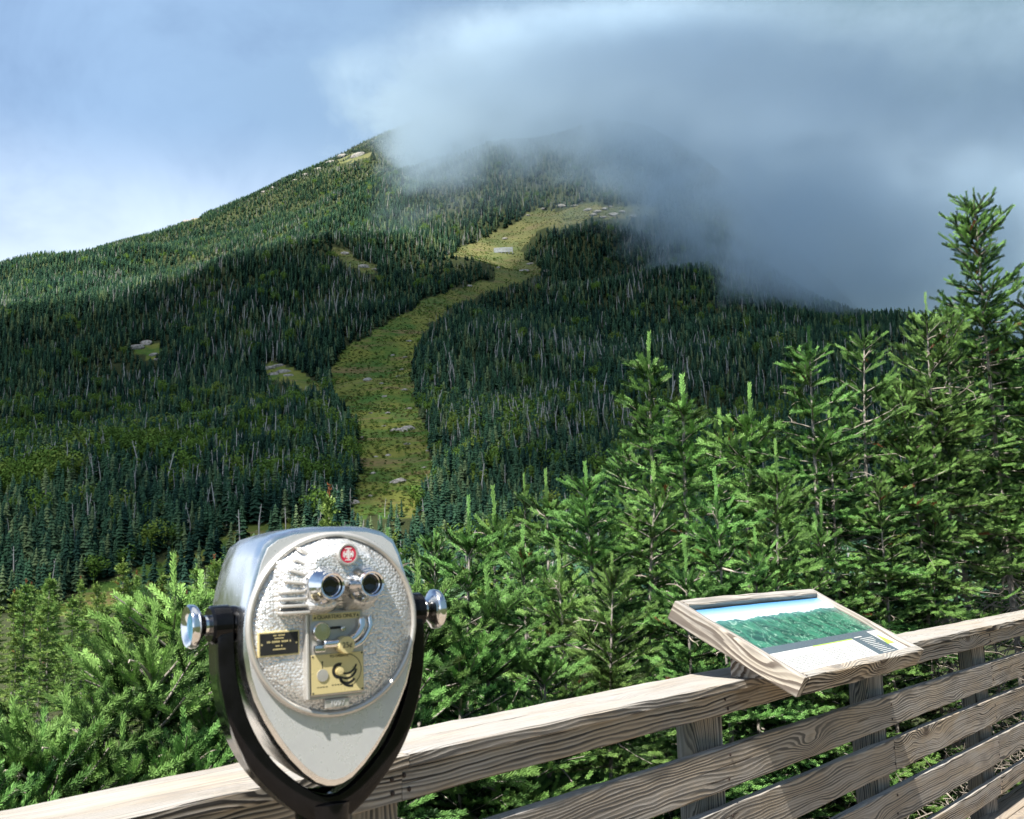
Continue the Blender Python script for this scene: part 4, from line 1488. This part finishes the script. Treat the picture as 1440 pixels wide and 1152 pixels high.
bm = bmesh.new()
bm_box(bm, PX0, PX1, PY0, PY1, -0.0295, -0.020)
prn = from_bm('map_print', bm, m_pr, panel)
m_white = plain('print_white', (0.60, 0.60, 0.58), 0.35, var=0.03)
m_dk = plain('print_grey', (0.16, 0.17, 0.18), 0.4, var=0.05)
m_lime = plain('print_lime', (0.36, 0.55, 0.08), 0.4, var=0.05)
m_slate = plain('print_slate', (0.095, 0.125, 0.155), 0.35, var=0.05)
zz = -0.0193
sheet('text_block', 0.0, 0.70, 0.0, 0.30, zz, m_white, prn)
sheet('text_block', 0.90, 1.0, 0.0, 0.36, zz, m_white, prn)
sheet('heading_bar', 0.36, 0.70, 0.288, 0.302, zz + .0002, m_lime, prn)
sheet('heading_bar', 0.36, 0.70, 0.0, 0.012, zz + .0004, m_lime, prn)
V, F = [], []


def dash(x0, x1, y, h, z):
    X0, X1 = PX0 + (PX1 - PX0) * x0, PX0 + (PX1 - PX0) * x1
    Y = PY0 + (PY1 - PY0) * y
    i = len(V)
    V.extend([(X0, Y, z), (X1, Y, z), (X1, Y + h, z), (X0, Y + h, z)])
    F.append([i, i + 1, i + 2, i + 3])


def text_lines(x0, x1, y0, y1, rows_, h):
    for k in range(rows_):
        y = y1 - (y1 - y0) * k / rows_
        x = x0
        end = x0 + (x1 - x0) * (rng.uniform(.75, 1.0) if k < rows_ - 1 else .5)
        while x < end:
            w_ = rng.uniform(.006, .022)
            dash(x, min(x + w_, x1), y, h, zz + .0007)
            x += w_ + .005


text_lines(0.06, 0.33, 0.03, 0.20, 9, .0028)
text_lines(0.37, 0.52, 0.03, 0.23, 10, .0028)
text_lines(0.54, 0.69, 0.03, 0.23, 10, .0028)
text_lines(0.91, 0.985, 0.05, 0.14, 4, .0028)
mobj('lettering', np_mesh('lettering', V, F, m_dk), prn)
V, F = [], []
for k in range(11):
    dash(0.755, 0.86 + rng.uniform(-.03, .02), 0.27 - k * .025, .0038, zz + .0003)
dash(0.73, 0.80, 0.30, .006, zz + .0003)
for k in range(26):
    dash(0.05 + k * .036, 0.05 + k * .036 + rng.uniform(.006, .016), 0.84 + rng.uniform(-.06, .06), .0025, zz + .0003)
mobj('lettering', np_mesh('lettering', V, F, m_white), prn)
V, F = [], []
i = 0
X_, Y_ = PX1 - (PX1 - PX0) * .07, PY0 + (PY1 - PY0) * .2
mobj('emblem', np_mesh('emblem', [(X_ - .045, Y_ - .03, zz + .0008), (X_ + .05, Y_ - .03, zz + .0008), (X_ + .005, Y_ + .05, zz + .0008)], [[0, 1, 2]], m_lime), prn)
# wedges that carry the tray on the top rail
for s in (4.02, 5.06):
    bm = bmesh.new()
    pr = [(-0.06, 1.1105), (0.075, 1.1105), (0.075, 1.1105 + .004), (-0.06, 1.1105 + .072)]
    A = [bm.verts.new(fence_pt(s - .02, o_, z_)) for o_, z_ in pr]
    B = [bm.verts.new(fence_pt(s + .02, o_, z_)) for o_, z_ in pr]
    bm.faces.new(A); bm.faces.new(B[::-1])
    for k in range(4):
        bm.faces.new((A[k], B[k], B[(k + 1) % 4], A[(k + 1) % 4]))
    o = from_bm('bracket', bm, WOOD_FRAME)
    o.parent = panel
    bpy.context.view_layer.update()
    o.matrix_parent_inverse = panel.matrix_world.inverted()

# ---------------------------------------------------------------- coin-operated viewer
def metal_material(name, col, rough, var=0.1, hammered=0.0, scale=215.0, metal=1.0, tarnish=0.25):
    m_, t, out = material(name)
    tc_ = t.n('ShaderNodeTexCoord')
    nz = t.noise(tc_.outputs['Object'], 14.0, 5, 0.65)
    n2 = t.noise(tc_.outputs['Object'], 90.0, 3, 0.6)
    c = t.mix(t.rng(nz, 0.42, 0.7, 0, tarnish), col, tuple(q * 0.55 for q in col))
    r = t.m('ADD', t.rng(nz, 0.3, 0.7, rough * 0.75, rough * 1.3), t.m('MULTIPLY', t.m('SUBTRACT', n2, .5), rough * .5))
    b = principled(t, out, **{'Base Color': c, 'Roughness': r, 'Metallic': metal})
    if hammered:
        vo = t.n('ShaderNodeTexVoronoi', feature='F1', ins={'Vector': t.vm('MULTIPLY', tc_.outputs['Object'], (1.0, 0.15, 1.0)), 'Scale': scale, 'Randomness': 0.75})
        h = t.m('SUBTRACT', 1.0, t.m('POWER', vo.outputs['Distance'], 1.6))
        t.link(bump(t, h, hammered, 0.0022), b.inputs['Normal'])
        dk = t.mix(t.rng(vo.outputs['Distance'], 0.5, 0.85, 0, .5), c, (0.20, 0.19, 0.18))
        t.link(dk, b.inputs['Base Color'])
    return m_


CHROME = metal_material('polished_chrome', (0.80, 0.80, 0.81), 0.10)
SHELL = metal_material('satin_chrome', (0.84, 0.85, 0.87), 0.24, tarnish=0.15)
FACE = metal_material('satin_front', (0.70, 0.70, 0.71), 0.30, tarnish=0.25, metal=0.45)
HAMMER = metal_material('hammered_silver', (0.80, 0.80, 0.80), 0.32, hammered=0.9, metal=0.6, tarnish=.1)
PLATE = metal_material('cast_plate', (0.60, 0.57, 0.53), 0.38, metal=0.6)
GOLD = metal_material('brass_plate', (0.76, 0.63, 0.32), 0.35, metal=0.35, tarnish=0.15)
BLACKP = plain('black_enamel', (0.004, 0.004, 0.005), 0.10, var=0.3)
BLACKP.node_tree.nodes['Principled BSDF'].inputs['Specular IOR Level'].default_value = 0.25
BLACKM = plain('black_print', (0.012, 0.012, 0.012), 0.5, var=0.1)
LENS = plain('dark_lens', (0.006, 0.007, 0.010), 0.06, var=0.1, coat=0.6)
BLUELENS = plain('blue_knob_face', (0.10, 0.30, 0.48), 0.12, var=0.25, coat=0.5, metal=0.4)
REDM = plain('red_enamel', (0.55, 0.02, 0.06), 0.35, var=0.15)
WHITEM = plain('white_enamel', (0.80, 0.78, 0.76), 0.4, var=0.05)

vp = at_depth(468, 880, 1.93)
viewer = empty('coin_viewer', (float(vp[0]), float(vp[1]), float(vp[2])), 0.0)
to_cam = math.atan2(-vp[0], vp[1])                       # 0 would face straight back at the camera side
LEAN = -0.02                                            # the head leans a little on its pedestal
viewer.rotation_euler = (0.02, LEAN, to_cam + 0.40)
tag(viewer, 'chrome coin-operated binocular viewer in a black yoke beside the railing', 'viewer')

# front outline of the housing (x, z), disc centre at the origin
half = [(0.0, 0.168), (0.035, 0.168), (0.070, 0.165), (0.100, 0.157), (0.120, 0.143), (0.131, 0.120), (0.142, 0.085), (0.152, 0.045), (0.157, 0.005), (0.157, -0.035), (0.151, -0.075),
        (0.140, -0.112), (0.123, -0.148), (0.102, -0.183), (0.079, -0.214), (0.055, -0.240), (0.033, -0.258), (0.015, -0.266)]
outl = half + [(0.0, -0.268)] + [(-x, z) for x, z in half[:0:-1]]


def ring_(scale, y, dz=0.0):
    return [(x * scale, y, z * scale + dz) for x, z in outl]


bm = bmesh.new()
bm_loft(bm, [ring_(0.945, 0.0), ring_(0.985, 0.004), ring_(1.0, 0.016), ring_(1.0, 0.03), ring_(0.985, 0.12), ring_(0.955, 0.195), ring_(0.90, 0.212), ring_(0.6, 0.218)])
from_bm('housing', bm, SHELL, viewer, True, math.radians(38))
bm = bmesh.new()
bm_loft(bm, [ring_(0.944, -0.0025), ring_(0.944, 0.001)])
from_bm('front_face', bm, FACE, viewer, True, math.radians(30))
RD = 0.149
bm = bmesh.new()
bm_lathe(bm, [(0.0, -0.011), (0.06, -0.011), (0.11, -0.0105), (RD - .006, -0.009), (RD - .004, -0.002)], 'y', (0, 0, 0.004), 64, caps=False)
disc = from_bm('front_disc', bm, HAMMER, viewer, True)
bm = bmesh.new()
prof = []
for k in range(13):
    a = 2 * PI * k / 12
    prof.append((RD + 0.0055 * math.cos(a), -0.006 + 0.0075 * math.sin(a)))
bm_lathe(bm, prof, 'y', (0, 0, 0.004), 72, caps=False)
from_bm('rim', bm, PLATE, disc, True)
# rear objective barrels
for sx in (-1, 1):
    bm = bmesh.new()
    bm_lathe(bm, [(0.042, 0.19), (0.042, 0.262), (0.036, 0.262), (0.034, 0.245)], 'y', (sx * 0.058, 0, 0.06), 28)
    from_bm('objective_barrel', bm, CHROME, viewer, True, math.radians(30))

# eyepiece hood: a raised cast mask on the disc
nx, nz = 110, 84
gx = np.linspace(-0.108, 0.098, nx)
gz = np.linspace(0.0205, 0.146, nz)
GX, GZ = np.meshgrid(gx, gz)


def sd_circle(x, z, cx, cz, r):
    return np.hypot(x - cx, z - cz) - r


EX, EZ = 0.0355, 0.070
d1 = np.minimum(sd_circle(GX, GZ, -EX, EZ + .002, .042), sd_circle(GX, GZ, EX, EZ + .002, .042))
bx_ = np.maximum(np.abs(GX - 0.0) - 0.045, np.abs(GZ - 0.082) - 0.030)
bz_ = np.maximum(np.abs(GX + 0.060) - 0.040, np.abs(GZ - 0.074) - 0.036 - 0.35 * (GX + .06) * 0)
tp_ = sd_circle(GX, GZ, 0.002, 0.108, .030)
k_ = 0.013
D = -k_ * np.log(np.exp(-d1 / k_) + np.exp(-bx_ / k_) + 0.8 * np.exp(-bz_ / k_) + np.exp(-tp_ / k_))
notch = np.hypot((GX - 0.0) / 0.012, (GZ - 0.026) / 0.030) - 1
hgt = 0.046 * sstep(0.010, -0.012, D)
hgt = hgt * (0.25 + 0.75 * sstep(-0.1, 0.5, notch))
hgt *= 0.62 + 0.38 * sstep(-0.105, -0.045, GX)
ang = np.arctan2(GZ - 0.052, -(GX + 0.045) + 1e-6)
rad_ = np.hypot(GX + 0.045, GZ - 0.052)
rm = sstep(-0.058, -0.070, GX) * sstep(0.004, -0.004, D)
hgt *= 1 - 0.45 * sstep(-0.052, -0.066, GX)
Vm = np.stack([GX, -0.010 - hgt, GZ], -1).reshape(-1, 3)
q = np.arange(nz - 1)[:, None] * nx + np.arange(nx - 1)[None]
Fm = np.stack([q, q + 1, q + nx + 1, q + nx], -1).reshape(-1, 4)
hm = hgt.reshape(-1)
Fm = Fm[(hm[Fm] > 0.0006).any(1)]
mobj('eyepiece_hood', np_mesh('eyepiece_hood', Vm, Fm, HAMMER, True), viewer)
for k in range(8):
    zc = 0.028 + 0.0112 * k
    an = 0.0 if k < 4 else 0.17 * (k - 3)
    bm = bmesh.new()
    bm_box(bm, -0.042, 0.004, -0.042, -0.012, -0.0026, 0.0026, 0.0018, 2)
    for v_ in bm.verts:
        x_, z_ = v_.co.x, v_.co.z
        v_.co.y += 0.010 * (0.004 - x_) / 0.040
        v_.co.x = -0.060 + x_ * math.cos(an) + z_ * math.sin(an) + (0.0 if k < 4 else 0.006 * (k - 3))
        v_.co.z = zc - x_ * math.sin(an) + z_ * math.cos(an)
    from_bm('rib', bm, PLATE, viewer, True, math.radians(40))
for sx in (-1, 1):
    bm = bmesh.new()
    bm_lathe(bm, [(0.0325, -0.046), (0.0322, -0.054), (0.0300, -0.062), (0.0250, -0.072), (0.0228, -0.078), (0.0218, -0.086), (0.0206, -0.0875), (0.0178, -0.086), (0.0174, -0.077), (0.0150, -0.075)], 'y', (sx * EX, 0, EZ), 40, caps=False)
    ep = from_bm('eyepiece', bm, CHROME, viewer, True, math.radians(35))
    bm = bmesh.new()
    bm_lathe(bm, [(0.0, -0.0745), (0.010, -0.0752), (0.0175, -0.0762), (0.0175, -0.07)], 'y', (sx * EX, 0, EZ), 32, caps=False)
    from_bm('lens', bm, LENS, ep, True)
# badge
bm = bmesh.new()
bm_lathe(bm, [(0.0185, -0.045), (0.0185, -0.0625), (0.0172, -0.0645), (0.0148, -0.0645), (0.0144, -0.0630), (0.0, -0.0630)], 'y', (0.003, 0, 0.120), 32, caps=False)
badge = from_bm('badge', bm, PLATE, viewer, True, math.radians(35))
bm = bmesh.new()
bm_lathe(bm, [(0.0, -0.0636), (0.0140, -0.0636), (0.0140, -0.0625)], 'y', (0.003, 0, 0.120), 28, caps=False)
from_bm('red_field', bm, REDM, badge)
V, F = [], []


def mark(x0, x1, z0, z1, y):
    i = len(V)
    V.extend([(x0, y, z0), (x1, y, z0), (x1, y, z1), (x0, y, z1)])
    F.append([i, i + 1, i + 2, i + 3])


for dx, w_, z0, z1 in ((-.0088, .0012, -.004, .004), (-.0068, .0014, -.0055, .0055), (-.0044, .0026, -.002, .002), (-.0030, .0013, -.006, .006), (-.0008, .0016, -.008, .008), (.0012, .0016, -.008, .008), (.0036, .0013, -.006, .006), (.0050, .0026, -.002, .002), (.0070, .0014, -.0055, .0055), (.0090, .0012, -.004, .004)):
    mark(.003 + dx - w_ / 2, .003 + dx + w_ / 2, .120 + z0, .120 + z1, -.0640)
for z0 in (-.0102, .0088):
    mark(.003 - .006, .003 + .006, .120 + z0, .120 + z0 + .0014, -.0640)
mobj('emblem', np_mesh('emblem', V, F, WHITEM), badge)

# coin panel
bm = bmesh.new()
bm_box(bm, -0.052, 0.046, -0.0225, -0.008, -0.112, 0.026, 0.002)
bm_box(bm, -0.058, 0.050, -0.0165, -0.008, -0.118, -0.1125, 0.001)
cpan = from_bm('coin_panel', bm, PLATE, viewer, True, math.radians(30))
bm = bmesh.new()
bm_box(bm, -0.0585, -0.0525, -0.0260, -0.008, -0.116, 0.030, 0.0015)
from_bm('panel_edge', bm, PLATE, viewer, True, math.radians(30))
bm = bmesh.new()
bm_box(bm, -0.046, 0.040, -0.0235, -0.0228, 0.0115, 0.0225)
from_bm('banner', bm, GOLD, cpan)
bm = bmesh.new()
bm_box(bm, -0.0495, 0.0440, -0.0240, -0.0228, -0.1085, -0.0440, 0.0004)
brass = from_bm('instruction_plate', bm, GOLD, cpan)
bm = bmesh.new()
bm_box(bm, -0.024, 0.020, -0.0185, -0.008, -0.134, -0.1185, 0.0015)
numt = from_bm('number_tab', bm, PLATE, viewer, True, math.radians(30))


def text_obj(name, body, size, x, z, y, mat, parent, extr=0.0002):
    cu_ = bpy.data.curves.new(name, 'FONT')
    cu_.body = body
    cu_.size = size
    cu_.extrude = extr
    cu_.align_x, cu_.align_y = 'CENTER', 'CENTER'
    tmp = bpy.data.objects.new('tmp_text', cu_)
    COL.objects.link(tmp)
    dg = bpy.context.evaluated_depsgraph_get()
    me = bpy.data.meshes.new_from_object(tmp.evaluated_get(dg))
    bpy.data.objects.remove(tmp)
    me.materials.clear()
    me.materials.append(mat)
    return mobj(name, me, parent, loc=(x, y, z), rot=(PI / 2, 0, 0))


text_obj('lettering', 'QUARTERS ONLY', 0.0088, -0.003, 0.0168, -0.0241, BLACKM, cpan)
for sx in (-1, 1):
    V, F = [], []
    cx = -.003 + sx * .0385
    for k in range(3):
        mark(cx - .0018 + .0005 * k, cx + .0018 - .0005 * k, .0168 - .0018 + .0012 * k, .0168 - .0006 + .0012 * k, -.02385)
    mobj('ornament', np_mesh('ornament', V, F, BLACKM), cpan)
text_obj('lettering', 'TO OPERATE', 0.0058, 0.0, -0.0485, -0.0245, BLACKM, brass)
text_obj('number', '1097', 0.0135, -0.002, -0.1262, -0.0190, FACE, numt, 0.0006)
# coin mechanism
bm = bmesh.new()
bm_lathe(bm, [(0.0155, -0.0225), (0.0155, -0.0325), (0.0140, -0.0345), (0.0, -0.0350)], 'y', (-0.033, 0, -0.006), 28, caps=False)
from_bm('coin_return_button', bm, CHROME, cpan, True, math.radians(35))
bm = bmesh.new()
bm_tube(bm, smooth_path([(0.040, -0.027, 0.012), (0.038, -0.031, -0.004), (0.026, -0.034, -0.018), (0.008, -0.035, -0.0245), (-0.012, -0.034, -0.0265), (-0.030, -0.032, -0.0265)], 24), 0.0068, 12)
from_bm('coin_chute', bm, CHROME, cpan, True)
bm = bmesh.new()
bm_tube(bm, smooth_path([(0.056, -0.025, 0.014), (0.055, -0.029, -0.006), (0.040, -0.031, -0.026), (0.018, -0.032, -0.036)], 20), 0.0045, 10)
from_bm('guard_loop', bm, CHROME, cpan, True)
bm = bmesh.new()
bm_box(bm, -0.046, -0.026, -0.0330, -0.0225, -0.040, -0.0275, 0.003, 2)
from_bm('coin_cup', bm, CHROME, cpan, True, math.radians(40))
bm = bmesh.new()
bm_lathe(bm, [(0.0145, -0.026), (0.0145, -0.0440), (0.0135, -0.0455), (0.0, -0.0457)], 'y', (0.006, 0, -0.030), 28, caps=False)
coin = from_bm('coin_disc', bm, GOLD, cpan, True, math.radians(35))
text_obj('lettering', '25\u00a2', 0.0125, 0.006, -0.030, -0.0460, BLACKM, coin)
bm = bmesh.new()
bm_lathe(bm, [(0.0042, -0.0225), (0.0042, -0.0290), (0.0030, -0.0300), (0.0, -0.0302)], 'y', (0.007, 0, -0.004), 14, caps=False)
from_bm('bolt', bm, CHROME, cpan, True, math.radians(35))
bm = bmesh.new()
bm_box(bm, -0.018, 0.004, -0.0235, -0.0227, -0.004, 0.0005)
from_bm('coin_slot', bm, BLACKM, cpan)
# instruction plate: a coin on the slot and the dial with its fingers
bm = bmesh.new()
bm_lathe(bm, [(0.0100, -0.0240), (0.0100, -0.0255), (0.0, -0.0257)], 'y', (-0.0300, 0, -0.078), 24, caps=False)
from_bm('coin_relief', bm, PLATE, brass, True, math.radians(35))
V, F = [], []
mark(-.0307, -.0293, -.067, -.0570, -.0243)
mark(-.0314, -.0286, -.0575, -.0550, -.0243)
for k in range(4):
    mark(-.040 + k * .005, -.0365 + k * .005, -.0975, -.0962, -.0243)
    mark(-.014 + k * .005, -.0105 + k * .005, -.0960, -.0947, -.0243)


def arc(cx, cz, r0, a0, a1, w0, w1, n=14, rg=0.0):
    i = len(V)
    for k in range(n + 1):
        tt = k / n
        a_ = a0 + (a1 - a0) * tt
        r_ = r0 + rg * tt
        w_ = w0 + (w1 - w0) * tt
        for sg in (-1, 1):
            V.append((cx + (r_ + sg * w_ / 2) * math.cos(a_), -.0243, cz + (r_ + sg * w_ / 2) * math.sin(a_)))
    for k in range(n):
        F.append([i + 2 * k, i + 2 * k + 1, i + 2 * k + 3, i + 2 * k + 2])


cx, cz = 0.000, -0.073
arc(cx, cz, .0105, 1.2, 4.6, .0055, .0055)
arc(cx + .012, cz + .012, .017, 4.2, 6.1, .0030, .0036, rg=.002)
arc(cx + .012, cz + .004, .017, 4.2, 6.1, .0034, .0040, rg=.002)
arc(cx + .012, cz - .005, .015, 3.9, 5.7, .0040, .0046, rg=.003)
arc(cx + .020, cz - .004, .020, 3.4, 4.9, .0050, .0034, rg=.003)
arc(cx + .013, cz, .0265, -1.5, 1.5, .0012, .0012, 24)
mobj('lettering', np_mesh('dial_print', V, F, BLACKM), brass)
bm = bmesh.new()
bm_lathe(bm, [(0.0062, -0.0240), (0.0062, -0.0290), (0.0, -0.0295)], 'y', (cx, 0, cz), 18, caps=False)
from_bm('dial_knob', bm, GOLD, brass, True, math.radians(35))
for sx in (-.047, .0415):
    for z in (-.1060, -.0465):
        bm = bmesh.new()
        bm_lathe(bm, [(0.0016, -0.0240), (0.0014, -0.0248), (0.0, -0.0250)], 'y', (sx, 0, z), 10, caps=False)
        from_bm('screw', bm, BLACKM, brass, True)
# black plaque
bm = bmesh.new()
bm_box(bm, -0.136, -0.0655, -0.0145, -0.0085, -0.041, -0.001, 0.0006)
plq = from_bm('plaque', bm, GOLD, viewer)
bm = bmesh.new()
bm_box(bm, -0.1335, -0.0680, -0.0151, -0.0140, -0.0385, -0.0035)
from_bm('black_field', bm, BLACKM, plq)
V, F = [], []
for z, wds in ((-.0085, (.006, .012)), (-.0132, (.016,)), (-.0190, (.006, .014, .012, .003)), (-.0255, (.007, .003)), (-.0310, (.022,))):
    tot = sum(wds) + .0022 * (len(wds) - 1)
    x = -.1008 - tot / 2
    for w_ in wds:
        n_ = max(1, int(w_ / .0019))
        for k in range(n_):
            mark(x + k * w_ / n_, x + (k + .72) * w_ / n_, z, z + (.0030 if z == -.0190 else .0022), -.0153)
        x += w_ + .0022
for x in (-.1305, -.0710):
    mark(x - .0012, x + .0012, -.0225, -.0195, -.0153)
mobj('lettering', np_mesh('lettering', V, F, GOLD), plq)

# black yoke
YY = 0.055
_arm = [(0.176, 0.030), (0.178, -0.02), (0.173, -0.085), (0.155, -0.155), (0.122, -0.218), (0.078, -0.266), (0.036, -0.297)]
arm = smooth_path([(-x, YY, z) for x, z in _arm] + [(0.0, YY, -0.308)] + [(x, YY, z) for x, z in _arm[::-1]], 64)


def arm_prof(tt):
    k = abs(2 * tt - 1)
    w_ = 0.029 + 0.012 * (1 - k)
    th = 0.0105 + 0.011 * (1 - k) ** 2
    c_ = 0.005
    # a channel: raised flange on both edges of the outside
    return [(-th + .004, -w_ + .002), (-th, -w_ + c_), (-th, w_ - c_), (-th + .004, w_), (th + .003, w_), (th + .006, w_ - c_), (th + .006, w_ - .012), (th, w_ - .016), (th, -w_ + .016), (th + .006, -w_ + .012), (th + .006, -w_ + c_), (th + .003, -w_)]


bm = bmesh.new()
bm_sweep(bm, arm, arm_prof, (0, 1, 0))
yoke = from_bm('yoke', bm, BLACKP, viewer, True, math.radians(40))
for sx in (-1, 1):
    bm = bmesh.new()
    bm_lathe(bm, [(0.0, sx * 0.140), (0.029, sx * 0.142), (0.030, sx * 0.158), (0.028, sx * 0.161), (0.032, sx * 0.164), (0.032, sx * 0.192), (0.028, sx * 0.196), (0.017, sx * 0.196)], 'x', (0, YY, 0.012), 32, caps=False)
    from_bm('pivot', bm, BLACKP, yoke, True, math.radians(35))
    bm = bmesh.new()
    bm_lathe(bm, [(0.0165, sx * 0.190), (0.0165, sx * 0.204), (0.020, sx * 0.208), (0.028, sx * 0.214), (0.0345, sx * 0.218), (0.0360, sx * 0.222), (0.0358, sx * 0.229), (0.0335, sx * 0.232), (0.0305, sx * 0.231), (0.022, sx * 0.225)], 'x', (0, YY, 0.012), 40, caps=False)
    kn_ = from_bm('clamp_knob', bm, CHROME, viewer, True, math.radians(40))
    bm = bmesh.new()
    bm_lathe(bm, [(0.0222, sx * 0.2252), (0.012, sx * 0.2235), (0.0, sx * 0.2230)], 'x', (0, YY, 0.012), 28, caps=False)
    from_bm('knob_face', bm, BLUELENS if sx < 0 else CHROME, kn_, True)
bm = bmesh.new()
zb_ = -float(vp[2])
bm_lathe(bm, [(0.050, -0.296), (0.047, -0.335), (0.040, -0.37), (0.055, -0.40), (0.058, -0.45), (0.062, -0.9), (0.075, zb_ + .16), (0.085, zb_ + .12), (0.15, zb_ + .05), (0.165, zb_ + .02), (0.165, zb_ + .001)], 'z', (0, YY, 0), 36)
for v_ in bm.verts:
    if v_.co.z < -0.34:
        v_.co.x += (v_.co.z + .34) * math.tan(-LEAN)
from_bm('pedestal', bm, BLACKP, viewer, True, math.radians(35))
